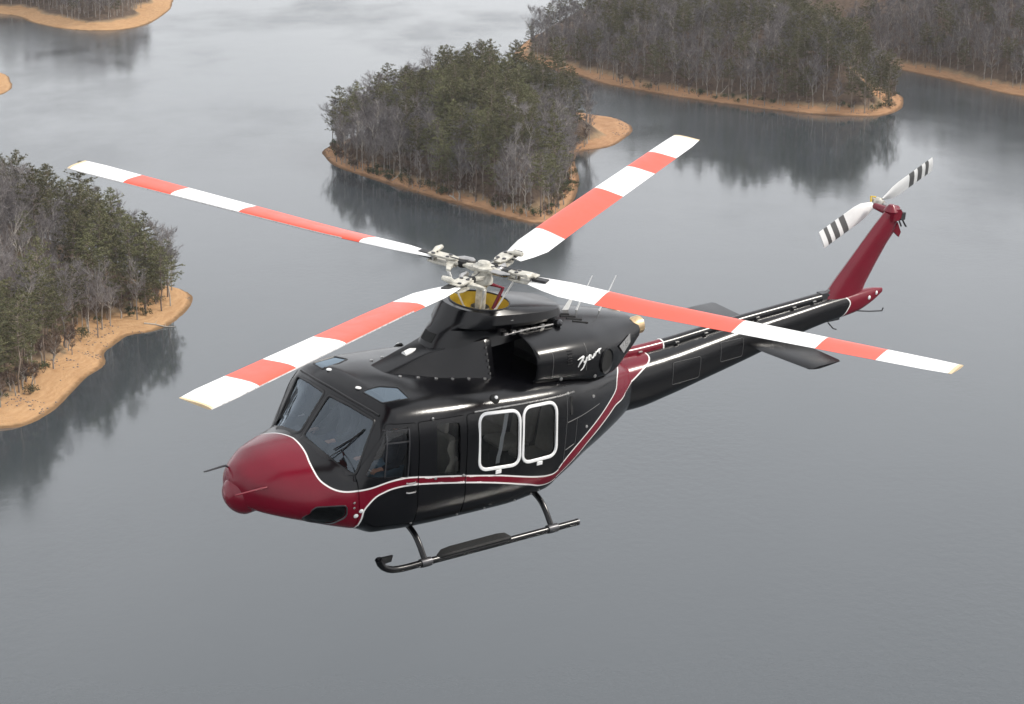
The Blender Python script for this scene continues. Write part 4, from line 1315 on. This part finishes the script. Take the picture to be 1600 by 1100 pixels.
def ground_mat(name, sand_a, sand_b):
    m, ns, ls, b = new_mat(name)
    at = ns.new('ShaderNodeAttribute')
    at.attribute_name = 'inland'
    n1 = nz(ns, ls, 0.35, 6, 0.65)
    n2 = nz(ns, ls, 0.06, 4, 0.6)
    mp = nz(ns, ls, 1.0, 4, 0.6, 'Object', (0.16, 0.16, 4.5))             # old water lines along the bank
    sand = ramp(ns, ls, mp.outputs['Fac'], [(0.25, sand_a), (0.75, sand_b)])
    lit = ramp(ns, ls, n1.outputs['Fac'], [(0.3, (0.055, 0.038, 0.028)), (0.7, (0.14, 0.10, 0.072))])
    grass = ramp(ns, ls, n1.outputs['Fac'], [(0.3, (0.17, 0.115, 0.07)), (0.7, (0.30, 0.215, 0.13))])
    ad = ns.new('ShaderNodeMath')
    ad.operation = 'MULTIPLY_ADD'
    ls.new(n1.outputs['Fac'], ad.inputs[0])
    ad.inputs[1].default_value = 5.0
    ls.new(at.outputs['Fac'], ad.inputs[2])
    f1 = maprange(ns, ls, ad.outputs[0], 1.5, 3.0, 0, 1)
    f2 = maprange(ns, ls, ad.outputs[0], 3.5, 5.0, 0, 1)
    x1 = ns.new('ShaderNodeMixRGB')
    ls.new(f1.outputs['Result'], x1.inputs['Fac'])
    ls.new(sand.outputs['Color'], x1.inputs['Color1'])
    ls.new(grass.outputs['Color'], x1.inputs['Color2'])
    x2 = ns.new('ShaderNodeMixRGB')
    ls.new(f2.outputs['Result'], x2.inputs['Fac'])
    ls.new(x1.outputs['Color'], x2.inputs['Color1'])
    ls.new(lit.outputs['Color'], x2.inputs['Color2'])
    sh = ns.new('ShaderNodeAttribute')
    sh.attribute_name = 'shore'
    wn_ = ns.new('ShaderNodeMath')
    wn_.operation = 'MULTIPLY_ADD'
    ls.new(n1.outputs['Fac'], wn_.inputs[0])
    wn_.inputs[1].default_value = -1.6
    ls.new(sh.outputs['Fac'], wn_.inputs[2])
    wet = maprange(ns, ls, wn_.outputs[0], -0.4, 0.6, 0.42, 1.0)            # wet margin at the waterline
    x3 = ns.new('ShaderNodeMixRGB')
    x3.blend_type = 'MULTIPLY'
    x3.inputs['Fac'].default_value = 1.0
    ls.new(x2.outputs['Color'], x3.inputs['Color1'])
    ls.new(wet.outputs['Result'], x3.inputs['Color2'])
    ls.new(x3.outputs['Color'], b.inputs['Base Color'])
    b.inputs['Roughness'].default_value = 0.95
    b.inputs['Specular IOR Level'].default_value = 0.1
    bp = ns.new('ShaderNodeBump')
    bp.inputs['Distance'].default_value = 0.6
    bp.inputs['Strength'].default_value = 0.8
    ls.new(n1.outputs['Fac'], bp.inputs['Height'])
    ls.new(bp.outputs['Normal'], b.inputs['Normal'])
    return m

def smooth_outline(P, n):
    P = np.array(P, float)
    Q = np.vstack([P[-2:], P, P[:2]])
    out = []
    for i in range(2, len(Q) - 2):
        p0, p1, p2, p3 = Q[i - 1], Q[i], Q[i + 1], Q[i + 2]
        for t in np.linspace(0, 1, n, endpoint=False):
            out.append(.5 * ((2 * p1) + (-p0 + p2) * t + (2 * p0 - 5 * p1 + 4 * p2 - p3) * t * t + (-p0 + 3 * p1 - 3 * p2 + p3) * t**3))
    return np.array(out)

def shore_dist(poly, P):
    n = len(poly)
    best = np.full(len(P), 1e9)
    for i in range(n):
        a, b = poly[i], poly[(i + 1) % n]
        ab = b - a
        t = np.clip(((P - a) @ ab) / (ab @ ab + 1e-9), 0, 1)
        best = np.minimum(best, np.linalg.norm(P - (a + t[:, None] * ab), axis=1))
    ins = side_of([tuple(p) for p in poly], P)
    return np.where(ins, best, -best)

class Island:
    def __init__(s, name, outline, bw, bh, H, scale, step, mat, seed, label, tilt=0.0, bare=()):
        s.tilt, s.bare = tilt, bare
        s.poly = smooth_outline(outline, 5)
        s.bw, s.bh, s.H, s.sc, s.seed = bw, bh, H, scale, seed
        x0, y0 = s.poly.min(0) - 8
        x1, y1 = s.poly.max(0) + 8
        nx, ny = int((x1 - x0) / step) + 1, int((y1 - y0) / (step * 1.6)) + 1
        gx, gy = np.meshgrid(np.linspace(x0, x1, nx), np.linspace(y0, y1, ny))
        P = np.c_[gx.ravel(), gy.ravel()]
        d = shore_dist(s.poly, P)
        z = s.height(P, d)
        keep = d > -7
        idx = -np.ones(len(P), int)
        idx[keep] = np.arange(keep.sum())
        g = np.arange(nx * ny).reshape(ny, nx)
        q = np.stack([g[:-1, :-1], g[:-1, 1:], g[1:, 1:], g[1:, :-1]], -1).reshape(-1, 4)
        q = q[(idx[q] >= 0).all(1)]
        me = bpy.data.meshes.new(name)
        me.from_pydata(np.c_[P, z][keep].tolist(), [], idx[q].tolist())
        me.materials.append(mat)
        me.polygons.foreach_set('use_smooth', [True] * len(me.polygons))
        at = me.attributes.new('inland', 'FLOAT', 'POINT')
        inl = d - s.width(P)
        for cx_, cy_, r_ in bare:
            inl = np.minimum(inl, (np.hypot(P[:, 0] - cx_, P[:, 1] - cy_) - r_) * .6 - 1.0)
        at.data.foreach_set('value', inl[keep])
        at = me.attributes.new('shore', 'FLOAT', 'POINT')
        at.data.foreach_set('value', d[keep])
        me.update()
        s.obj = tag(link(name, me), label, None, None, 'structure')
    def width(s, P):
        return s.bw * (.55 + .9 * vnoise(P[:, 0], P[:, 1], 24, s.seed + 6))
    def height(s, P, d):
        ds = d + (vnoise(P[:, 0], P[:, 1], 9, s.seed) - .5) * 3.0 * np.clip(d / 4, 0, 1) + (vnoise(P[:, 0], P[:, 1], 3.5, s.seed + 3) - .5) * 1.0 * np.clip(d / 2, 0, 1)
        bw = s.width(P)
        bank = np.where(ds < 0, ds * .30, s.bh * np.clip(ds / bw, 0, 1)**.85)
        k = np.clip(ds - bw, 0, None)
        hill = s.H * (1 + s.tilt * np.clip((P[:, 0] + 12) / 40, -.8, .8)) * (1 - np.exp(-k / s.sc)) * (.75 + .5 * vnoise(P[:, 0], P[:, 1], 45, s.seed + 1))
        for cx_, cy_, r_ in s.bare:                            # low open points without wood
            hill = hill * np.clip((np.hypot(P[:, 0] - cx_, P[:, 1] - cy_) - r_ * .55) / (r_ * .6), .06, 1)
        return bank + hill + np.clip(ds, 0, 3) * .12 * (vnoise(P[:, 0], P[:, 1], 5, s.seed + 2) - .5)
    def at(s, x, y):
        P = np.array([[x, y]])
        d = shore_dist(s.poly, P)
        return float(s.height(P, d)[0]), float(d[0])

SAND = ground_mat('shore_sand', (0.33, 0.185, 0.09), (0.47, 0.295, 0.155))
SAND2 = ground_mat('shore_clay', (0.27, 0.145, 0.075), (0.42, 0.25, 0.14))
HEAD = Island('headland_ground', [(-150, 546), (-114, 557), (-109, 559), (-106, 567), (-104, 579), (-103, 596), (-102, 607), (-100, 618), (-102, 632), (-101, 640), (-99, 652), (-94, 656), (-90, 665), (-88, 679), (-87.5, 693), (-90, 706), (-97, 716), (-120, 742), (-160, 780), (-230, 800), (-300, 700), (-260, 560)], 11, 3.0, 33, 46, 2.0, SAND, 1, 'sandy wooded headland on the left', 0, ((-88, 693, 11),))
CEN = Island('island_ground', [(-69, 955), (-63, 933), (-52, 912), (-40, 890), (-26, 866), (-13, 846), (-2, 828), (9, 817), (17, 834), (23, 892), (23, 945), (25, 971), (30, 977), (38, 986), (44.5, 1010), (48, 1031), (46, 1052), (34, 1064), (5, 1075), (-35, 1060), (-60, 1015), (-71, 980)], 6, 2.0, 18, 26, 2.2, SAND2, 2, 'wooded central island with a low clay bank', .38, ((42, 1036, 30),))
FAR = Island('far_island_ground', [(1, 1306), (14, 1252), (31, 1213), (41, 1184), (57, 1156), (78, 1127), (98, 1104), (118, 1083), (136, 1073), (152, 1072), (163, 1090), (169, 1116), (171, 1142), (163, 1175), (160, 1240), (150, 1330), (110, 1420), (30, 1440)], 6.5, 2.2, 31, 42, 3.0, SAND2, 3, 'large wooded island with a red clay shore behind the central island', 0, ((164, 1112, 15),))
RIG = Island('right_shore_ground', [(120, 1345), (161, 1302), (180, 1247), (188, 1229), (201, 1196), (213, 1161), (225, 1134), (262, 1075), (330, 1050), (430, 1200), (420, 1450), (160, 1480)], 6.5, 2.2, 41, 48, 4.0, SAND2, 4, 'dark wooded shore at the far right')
TOP = Island('top_left_island_ground', [(-298, 1513), (-270, 1464), (-250, 1432), (-231, 1419), (-214, 1422), (-204, 1453), (-202, 1513), (-205, 1569), (-222, 1647), (-300, 1700), (-420, 1640), (-380, 1530)], 13, 3.0, 22, 45, 4.0, SAND, 5, 'wooded island with a sandy rim at the top left')
SPT = Island('spit_ground', [(-232, 1138), (-225, 1150), (-226, 1170), (-231, 1192), (-240, 1222), (-262, 1240), (-300, 1200), (-280, 1140)], 14, 2.6, 3, 30, 3.0, SAND, 6, 'tip of a bare sandy spit at the left edge')

# far wooded hills beyond the frame close the lake off
hx = np.linspace(-4200, 4200, 120)
hv, hf = [], []
for r_, (yo, zf) in enumerate(((3000, -1), (3060, .25), (3250, .7), (3600, 1.0), (4200, .9), (5200, .0))):
    for x in hx:
        hv.append((x, yo + x * x / 26000 * -1 + 60 * math.sin(x / 300), -1 if zf < 0 else zf * (70 + 45 * float(vnoise(x, 0, 420, 9)) + 14 * float(vnoise(x, yo, 90, 4)))))
nh = len(hx)
hf = [(r_ * nh + i, r_ * nh + i + 1, (r_ + 1) * nh + i + 1, (r_ + 1) * nh + i) for r_ in range(5) for i in range(nh - 1)]
tag(MB().add(hv, hf).build('hills', plain('far_woods_floor', (0.07, 0.065, 0.06), 0.95, 0, 0, 0.4, 0.01), None, None), 'distant wooded hills', None, None, 'structure')

# ================================================================== TREES
def leaf_mat(name, a, b_, c):
    m, ns, ls, b = new_mat(name)
    oi = ns.new('ShaderNodeObjectInfo')
    n = nz(ns, ls, 0.45, 3, 0.6)
    r = ramp(ns, ls, n.outputs['Fac'], [(0.30, a), (0.52, b_), (0.72, c)])
    hs = ns.new('ShaderNodeHueSaturation')
    mr = maprange(ns, ls, oi.outputs['Random'], 0, 1, 0.7, 1.35)
    mh = maprange(ns, ls, oi.outputs['Random'], 0, 1, 0.485, 0.515)
    ls.new(mr.outputs['Result'], hs.inputs['Value'])
    ls.new(mh.outputs['Result'], hs.inputs['Hue'])
    ls.new(r.outputs['Color'], hs.inputs['Color'])
    ls.new(hs.outputs['Color'], b.inputs['Base Color'])
    b.inputs['Roughness'].default_value = 0.8
    b.inputs['Specular IOR Level'].default_value = 0.15
    return m
M['needles'] = leaf_mat('pine_needles', (0.090, 0.090, 0.046), (0.145, 0.140, 0.074), (0.21, 0.195, 0.110))
M['shrubleaf'] = leaf_mat('shrub_leaves', (0.03, 0.042, 0.02), (0.055, 0.07, 0.033), (0.09, 0.10, 0.05))
M['twig'] = leaf_mat('bare_twigs', (0.135, 0.119, 0.118), (0.20, 0.181, 0.179), (0.285, 0.262, 0.258))
M['bark'] = leaf_mat('grey_bark', (0.20, 0.175, 0.155), (0.31, 0.28, 0.25), (0.44, 0.40, 0.36))
M['pinebark'] = leaf_mat('pine_bark', (0.14, 0.105, 0.085), (0.21, 0.165, 0.135), (0.29, 0.24, 0.20))
M['brush'] = leaf_mat('dry_brush', (0.09, 0.06, 0.045), (0.15, 0.105, 0.08), (0.22, 0.165, 0.125))

class TM:
    """triangle soup collected with numpy"""
    def __init__(s):
        s.v, s.f = [], []
        s.n = 0
    def tris(s, A, B, C_):
        k = len(A)
        s.v.append(np.stack([A, B, C_], 1).reshape(-1, 3))
        s.f.append(np.arange(s.n, s.n + 3 * k).reshape(-1, 3))
        s.n += 3 * k
    def limb(s, p, q, r0, r1, sides=3):
        p, q = np.array(p, float), np.array(q, float)
        t = q - p
        t /= np.linalg.norm(t) + 1e-9
        u = np.cross(t, [0.3, 0.9, 0.2])
        u /= np.linalg.norm(u)
        w = np.cross(t, u)
        a = np.arange(sides) * 2 * np.pi / sides
        ring = np.cos(a)[:, None] * u + np.sin(a)[:, None] * w
        P, Q = p + ring * r0, q + ring * r1
        P2, Q2 = np.roll(P, -1, 0), np.roll(Q, -1, 0)
        s.tris(P, P2, Q2)
        s.tris(P, Q2, Q)
    def arrays(s):
        return np.vstack(s.v), np.vstack(s.f)
    def mesh(s, name, mat):
        V, F = s.arrays()
        return raw_mesh(name, V, F, mat)

def raw_mesh(name, V, F, mat):
    me = bpy.data.meshes.new(name)
    me.vertices.add(len(V))
    me.vertices.foreach_set('co', V.astype(np.float32).ravel())
    me.loops.add(len(F) * 3)
    me.loops.foreach_set('vertex_index', F.astype(np.int32).ravel())
    me.polygons.add(len(F))
    me.polygons.foreach_set('loop_start', np.arange(0, len(F) * 3, 3, dtype=np.int32))
    me.polygons.foreach_set('loop_total', np.full(len(F), 3, dtype=np.int32))
    me.materials.append(mat)
    me.update(calc_edges=True)
    me.validate()
    return me

def rdir(g, k):
    v = g.normal(size=(k, 3))
    return v / np.linalg.norm(v, axis=1)[:, None]

def gen_pine(seed, h=21.0, base=.38, width=3.4, nb=62, tufts=11, lean=.0):
    g = np.random.default_rng(seed)
    tr, cr = TM(), TM()
    pts = [np.array([0, 0, -.6])]
    for k in range(1, 7):
        pts.append(np.array([g.normal(0, .12) + lean * k / 6, g.normal(0, .12), h * k / 6]))
    for k in range(6):
        tr.limb(pts[k], pts[k + 1], .26 * (1 - k / 6.5), .26 * (1 - (k + 1) / 6.5), 6)
    for i in range(nb):
        u = base + (1 - base) * (i + g.random()) / nb
        z = h * u
        c = np.array([np.interp(z, [p[2] for p in pts], [p[0] for p in pts]), np.interp(z, [p[2] for p in pts], [p[1] for p in pts]), z])
        a = i * 2.4 + g.normal(0, .5)
        t = (u - base) / (1 - base)
        prof = (0.35 + 1.0 * math.sin(math.pi * min(1, t * .75 + .18))**.8) * (1 - t**3.5) + .10
        L = width * prof * g.uniform(.55, 1.15)
        sl = g.uniform(-.10, .30) + .35 * t
        d = np.array([math.cos(a), math.sin(a), sl])
        e = c + d * L
        tr.limb(c, e, .05, .012, 3)
        k = max(3, int(tufts * L / width * 1.1))
        uu = g.uniform(.28, 1.05, k)
        ctr = c + d * (L * uu)[:, None] + g.normal(0, .28, (k, 3)) * np.array([1, 1, .55])
        for rep in range(6):
            dd = rdir(g, k) * np.array([1, 1, .75]) + d * .35 + np.array([0, 0, .25])
            ll = g.uniform(.30, .65, k)[:, None]
            sd_ = np.cross(dd, rdir(g, k))
            sd_ /= np.linalg.norm(sd_, axis=1)[:, None] + 1e-9
            w = g.uniform(.06, .13, k)[:, None]
            cr.tris(ctr - sd_ * w, ctr + sd_ * w, ctr + dd * ll)
    return tr, cr

def gen_bare(seed, h=18.0, nl=17, ns_=6, nt=13, spread=.55):
    g = np.random.default_rng(seed)
    tr, cr = TM(), TM()
    pts = [np.array([0, 0, -.6])]
    for k in range(1, 7):
        pts.append(np.array([g.normal(0, .25) * k / 3, g.normal(0, .25) * k / 3, h * .88 * k / 6]))
    for k in range(6):
        tr.limb(pts[k], pts[k + 1], .21 * (1 - k / 6.6), .21 * (1 - (k + 1) / 6.6), 5)
    for i in range(nl):
        u = g.uniform(.30, .97)
        z = h * .88 * u
        c = np.array([np.interp(z, [p[2] for p in pts], [p[j] for p in pts]) for j in (0, 1)] + [z])
        a = i * 2.4 + g.normal(0, .6)
        up = g.uniform(.7, 1.5)
        d = np.array([math.cos(a) * spread, math.sin(a) * spread, up * .7])
        d /= np.linalg.norm(d)
        L = h * g.uniform(.16, .32) * (1.25 - .6 * u)
        m_ = c + d * L * .5
        e = m_ + (d + g.normal(0, .15, 3) + np.array([0, 0, .15])) * L * .5
        tr.limb(c, m_, .085, .06, 3)
        tr.limb(m_, e, .06, .03, 3)
        for j in range(ns_):
            v = g.uniform(.3, 1.0)
            s0_ = c + (e - c) * v
            d2 = d + g.normal(0, .55, 3)
            d2[2] = abs(d2[2]) * .8 + .15
            d2 /= np.linalg.norm(d2)
            L2 = L * g.uniform(.3, .55)
            e2 = s0_ + d2 * L2
            cr.limb(s0_, e2, .034, .015, 3)
            k = nt
            uu = g.uniform(.15, 1.0, k)[:, None]
            p = s0_ + d2 * L2 * uu
            dd = d2 + g.normal(0, .6, (k, 3)) + np.array([0, 0, .25])
            dd /= np.linalg.norm(dd, axis=1)[:, None]
            ll = g.uniform(.5, 1.3, k)[:, None]
            sd_ = np.cross(dd, rdir(g, k))
            sd_ /= np.linalg.norm(sd_, axis=1)[:, None] + 1e-9
            cr.tris(p - sd_ * .024, p + sd_ * .024, p + dd * ll)
            # forked tips
            q = p + dd * ll * .5
            d3 = dd + g.normal(0, .6, (k, 3))
            cr.tris(q - sd_ * .018, q + sd_ * .018, q + d3 * ll * .6)
    return tr, cr

def gen_shrub(seed, h=2.6, k=420):
    g = np.random.default_rng(seed)
    tr, cr = TM(), TM()
    for i in range(7):
        a = g.uniform(0, 6.28)
        tr.limb((0, 0, -.3), (math.cos(a) * h * .4, math.sin(a) * h * .4, h * g.uniform(.5, .9)), .05, .015, 3)
    lobes = [(g.normal(0, h * .35), g.normal(0, h * .35), h * g.uniform(.35, .75), h * g.uniform(.22, .42)) for _ in range(7)]
    for x, y, z, r in lobes:
        n = k // 7
        p = np.array([x, y, z]) + rdir(g, n) * (r * g.uniform(.5, 1.05, n))[:, None]
        dd = rdir(g, n)
        sd_ = np.cross(dd, rdir(g, n))
        cr.tris(p - sd_ * .12, p + sd_ * .12, p + dd * g.uniform(.25, .5, n)[:, None])
    return tr, cr

def variants(gen, args, tn, cn, tm, cm):
    out = []
    for a in args:
        t, c = gen(**a)
        out.append((t.mesh(tn, tm), c.mesh(cn, cm), t, c))
    return out
PINES = variants(gen_pine, [dict(seed=1, h=21, base=.40, width=3.5), dict(seed=2, h=23, base=.50, width=3.3, lean=.5), dict(seed=3, h=19, base=.30, width=3.6), dict(seed=4, h=24, base=.55, width=3.1, nb=54), dict(seed=5, h=17, base=.18, width=3.0), dict(seed=6, h=20, base=.45, width=3.9, lean=-.6)], 'trunk', 'crown', M['pinebark'], M['needles'])
BARES = variants(gen_bare, [dict(seed=11, h=18), dict(seed=12, h=20, nl=17), dict(seed=13, h=16, spread=.7), dict(seed=14, h=19, nl=14, spread=.45), dict(seed=15, h=17, nl=18), dict(seed=16, h=21, nl=16, spread=.5)], 'trunk', 'crown', M['bark'], M['twig'])
SHRUBS = variants(gen_shrub, [dict(seed=21, h=3.0), dict(seed=22, h=2.4), dict(seed=23, h=3.8, k=560)], 'stem', 'foliage', M['pinebark'], M['shrubleaf'])
BRUSH = variants(gen_bare, [dict(seed=31, h=5, nl=11, ns_=5, nt=7, spread=.9), dict(seed=32, h=6, nl=12, ns_=5, nt=7, spread=.8)], 'stem', 'foliage', M['bark'], M['brush'])

def plant(name, var, x, y, z, sc, rz, label, cat, group):
    t = empty(name, (x, y, z), rz)
    t.scale = (sc, sc, sc * RNG.uniform(.94, 1.08))
    tag(t, label, cat, group)
    for me in var[:2]:
        link(me.name.split('.')[0], me, t)
    return t

def scatter(isl, spacing, dmin, region, avoid=(), tries=9000, seed=0):
    g = np.random.default_rng(seed)
    x0, x1, y0, y1 = region
    P = np.c_[g.uniform(x0, x1, tries), g.uniform(y0, y1, tries)]
    d = shore_dist(isl.poly, P)
    if callable(dmin):
        dmin = dmin(P[:, 0], P[:, 1])
    ok = (d > dmin + (vnoise(P[:, 0], P[:, 1], 8, 5) - .5) * 3) & (abs(P[:, 0]) < .212 * P[:, 1])
    for (ax, ay, ar) in avoid:
        ok &= np.hypot(P[:, 0] - ax, P[:, 1] - ay) > ar
    P, d = P[ok], d[ok]
    out, od = [], []
    cells = {}
    for p, dd in zip(P, d):
        sp = spacing * g.uniform(.75, 1.25)
        c = (int(p[0] // spacing), int(p[1] // spacing))
        if any(np.hypot(*(p - q)) < sp for i in (-1, 0, 1) for j in (-1, 0, 1) for q in cells.get((c[0] + i, c[1] + j), ())):
            continue
        cells.setdefault(c, []).append(p)
        out.append(p)
        od.append(dd)
    out = np.array(out)
    z = isl.height(out, np.array(od))
    return np.c_[out, z, od]

FOREST = []            # (kind, x, y, z, scale, place)
def grow(isl, place, spacing, dmin, region, pine_p, avoid=(), seed=0, hs=1.0):
    pts = scatter(isl, spacing, dmin, region, avoid, 9000, seed)
    g = np.random.default_rng(seed + 50)
    for x, y, z, d in pts:
        pp = pine_p(x, y, d)
        if g.random() < pp:
            FOREST.append(['pine', x, y, z, g.uniform(.72, 1.12) * hs, place])
        else:
            FOREST.append(['bare', x, y, z, g.uniform(.70, 1.10) * hs, place])
def clump(x, y, s, seed):
    return float(vnoise(np.array([x]), np.array([y]), s, seed)[0])
grow(HEAD, 'headland', 4.3, lambda x, y: np.where(y < 642, 9.5, 5.0), (-190, -86, 555, 770), lambda x, y, d: .8 if (x > -118 and y > 655 and d > 9) or y > 716 or (d < 16 and y < 640) else (.10 + .6 * (clump(x, y, 22, 3) > .62)), [(-87, 690, 9)], 1, .98)
grow(CEN, 'central island', 4.1, 2.8, (-75, 30, 815, 1000), lambda x, y, d: np.clip(.12 + .72 * (clump(x, y, 26, 7) > .42) * np.clip((x + 62) / 40, .15, 1) * (1 if d > 12 else .55), 0, .8), [(44, 1030, 24)], 2)
grow(FAR, 'large island', 4.9, 3.0, (8, 172, 1070, 1300), lambda x, y, d: .12 + .5 * (x > 118) * (clump(x, y, 25, 2) > .4) + .25 * (clump(x, y, 30, 8) > .66), [(165, 1118, 13), (156, 1082, 6)], 3)
grow(RIG, 'right shore', 5.2, 4.5, (130, 265, 1090, 1310), lambda x, y, d: .10 + .25 * (clump(x, y, 30, 4) > .66), [], 4)
grow(TOP, 'top left island', 5.5, 14, (-305, -200, 1425, 1560), lambda x, y, d: .15, [], 5)
print('FOREST', {k: sum(1 for f in FOREST if f[0] == k) for k in ('pine', 'bare')}, {p: sum(1 for f in FOREST if f[5] == p) for p in set(f[5] for f in FOREST)})

WHERE = {'headland': ('the left headland', HEAD), 'central island': ('the central island', CEN), 'large island': ('the large island behind', FAR), 'right shore': ('the far right shore', RIG), 'top left island': ('the top left island', TOP)}
SIDES = {p: np.quantile([f[1] / f[2] for f in FOREST if f[5] == p], [.33, .67]) for p in WHERE}
def tree_label(k, x, y, sc, pl):
    """look first, then where it stands"""
    w, isl = WHERE[pl]
    size = 'tall ' if sc > .98 else ('small ' if sc < .82 else 'medium ')
    look = 'olive green pine' if k == 'pine' else 'leafless grey tree'
    q = SIDES[pl]
    side = 'left part' if x / y < q[0] else ('right part' if x / y > q[1] else 'middle')
    d = isl.at(x, y)[1]
    row = 'at the wood edge' if d < 17 else 'deep in the wood'
    kk = 'pines' if k == 'pine' else 'bare trees'
    return f'{size}{look} {row}, {side} of {w}', f'{size}{kk} {row}, {side} of {w}'
rest = []
for kind, V in (('pine', PINES), ('bare', BARES)):
    L = sorted([f for f in FOREST if f[0] == kind], key=lambda f: f[2])
    for i, (k, x, y, z, sc, pl) in enumerate(L):
        vi = int(RNG.integers(len(V)))
        rz = RNG.uniform(0, 6.28)
        if i < 300:
            lab, grp = tree_label(k, x, y, sc, pl)
            plant('pine_tree' if k == 'pine' else 'bare_tree', V[vi], x, y, z, sc, rz, lab, 'tree', grp)
        else:
            rest.append((kind, vi, x, y, z, sc, rz))
# single trees that stand out
spot = [(-93.5, 690, 'slim spire shaped pine nearest the tip of the left headland', 4, .95), (-95.5, 683, 'broad low pine just behind the tip of the left headland', 2, .55)]
for x, y, lab, vi, sc in spot:
    z, d = HEAD.at(x, y)
    plant('pine_tree', PINES[vi], x, y, z, sc, .6, lab, 'tree', None)
# everything past the nearest three hundred of a kind is one far mass of woodland
def merge(items, part, name, mat, label):
    Vs, Fs, n = [], [], 0
    for kind, vi, x, y, z, sc, rz in items:
        V, F = (PINES if kind == 'pine' else BARES)[vi][part].arrays()
        c, s_ = math.cos(rz), math.sin(rz)
        W = np.c_[V[:, 0] * c - V[:, 1] * s_, V[:, 0] * s_ + V[:, 1] * c, V[:, 2]] * sc + np.array([x, y, z])
        Vs.append(W)
        Fs.append(F + n)
        n += len(V)
    return raw_mesh(name, np.vstack(Vs), np.vstack(Fs), mat)
woods = empty('far_woods')
tag(woods, 'far mass of mostly leafless woodland on the distant shores', 'woodland', None, 'stuff')
for kind, tm, cm in (('pine', 'pinebark', 'needles'), ('bare', 'bark', 'twig')):
    it = [r for r in rest if r[0] == kind]
    if it:
        for part, nm, mt in ((2, 'trunks', tm), (3, 'crowns', cm)):
            o = link(nm, merge(it, part, nm, M[mt], ''), woods)
            o['kind'] = 'stuff'
# shrubs and dry brush along the wood edges
for isl, reg, sp, dm, dM, pl, sd_, av in ((HEAD, (-140, -88, 556, 712), 3.0, 8.0, 14, 'headland', 7, [(-89, 688, 8)]), (CEN, (-72, 30, 815, 985), 2.7, 1.8, 7, 'central island', 8, [(44, 1030, 24)]), (FAR, (30, 172, 1068, 1180), 3.8, 2.4, 7, 'large island', 9, [(165, 1118, 11)])):
    pts = scatter(isl, sp, dm, reg, av, 5000, sd_)
    where = {'headland': 'the left headland', 'central island': 'the central island', 'large island': 'the large island'}[pl]
    for x, y, z, d in pts[pts[:, 3] < dM]:
        if RNG.random() < .45:
            plant('shrub', SHRUBS[int(RNG.integers(3))], x, y, z, RNG.uniform(.6, 1.2), RNG.uniform(0, 6), 'dark green shrub at the edge of the wood on ' + where, 'shrub', 'shrubs on ' + where)
        else:
            plant('dry_bush', BRUSH[int(RNG.integers(2))], x, y, z, RNG.uniform(.6, 1.2), RNG.uniform(0, 6), 'leafless brown bush at the edge of the wood on ' + where, 'bush', 'dry bushes on ' + where)
# bleached logs stranded on the banks
for k, (isl, x, y, L, a, w) in enumerate(((CEN, -42, 897, 9, .5, 'on the clay bank at the left of the central island'), (CEN, -21, 863, 7, -1.2, 'on the clay bank in the middle of the central island'), (CEN, -6, 842, 8, .3, 'at the near corner of the central island'), (FAR, 88, 1120, 10, .9, 'on the red clay shore of the large island'), (HEAD, -96, 661, 8, .2, 'by the water near the tip of the left headland'))):
    z, d = isl.at(x, y)
    t = MB()
    P = [Vector((x + math.cos(a) * u * L, y + math.sin(a) * u * L, 0)) for u in (0, .35, .7, 1)]
    for p in P:
        p.z = max(isl.at(p.x, p.y)[0], 0) + .15
    t.tube(P, [.24, .2, .15, .06], 7)
    t.tube([P[1], P[1] + Vector((.5, .9, .9))], [.09, .03], 5).tube([P[2], P[2] + Vector((-.3, 1.1, .7))], [.07, .02], 5)
    tag(t.build('fallen_log', plain('bleached_wood', (.38, .34, .29), .9, 0, 0, .2, 2.0), None), 'bleached fallen trunk lying ' + w, 'log')
# loose stones and roots along the waterlines
sv_, sf_ = [], []
for isl, reg, cnt in ((HEAD, (-125, -86, 556, 712), 260), (CEN, (-72, 50, 815, 1060), 420), (FAR, (30, 172, 1068, 1250), 320)):
    P = np.c_[RNG.uniform(reg[0], reg[1], 30000), RNG.uniform(reg[2], reg[3], 30000)]
    d = shore_dist(isl.poly, P)
    ok = (d > .3) & (d < isl.bw * .95) & (vnoise(P[:, 0], P[:, 1], 7, 12) > .52)
    P, d = P[ok][:cnt], d[ok][:cnt]
    for (x, y), z in zip(P, isl.height(P, d)):
        r_ = RNG.uniform(.10, .38)
        o = len(sv_)
        for k in range(6):
            sv_.append((x + r_ * math.cos(k * 1.05) * RNG.uniform(.7, 1.2), y + r_ * math.sin(k * 1.05) * RNG.uniform(.7, 1.2), z - .05))
        for k in range(6):
            sv_.append((x + .6 * r_ * math.cos(k * 1.05 + .3) * RNG.uniform(.6, 1.2), y + .6 * r_ * math.sin(k * 1.05 + .3), z + r_ * RNG.uniform(.35, .7)))
        for k in range(6):
            m_ = (k + 1) % 6
            sf_.append((o + k, o + m_, o + 6 + m_, o + 6 + k))
        sf_.append(tuple(o + 6 + k for k in range(6)))
tag(MB().add(sv_, sf_).build('shore_stones', plain('stones', (.20, .15, .12), .9, 0, 0, .5, .6), None, 30), 'small loose stones scattered along the waterlines', 'stones', None, 'stuff')
# thin haze over the lake
m, ns, ls, b = new_mat('thin_haze')
ns.remove(b)
pv = ns.new('ShaderNodeVolumePrincipled')
pv.inputs['Color'].default_value = (0.86, 0.90, 0.97, 1)
pv.inputs['Density'].default_value = 0.000035
pv.inputs['Anisotropy'].default_value = 0.2
ls.new(pv.outputs[0], ns['Material Output'].inputs['Volume'])
hz = MB()
hz.box((0, 2600, 77), (9400, 6800, 166))
hz = hz.build('haze', m, None, None)
tag(hz, 'thin pale haze in the air over the lake', 'haze', None, 'stuff')
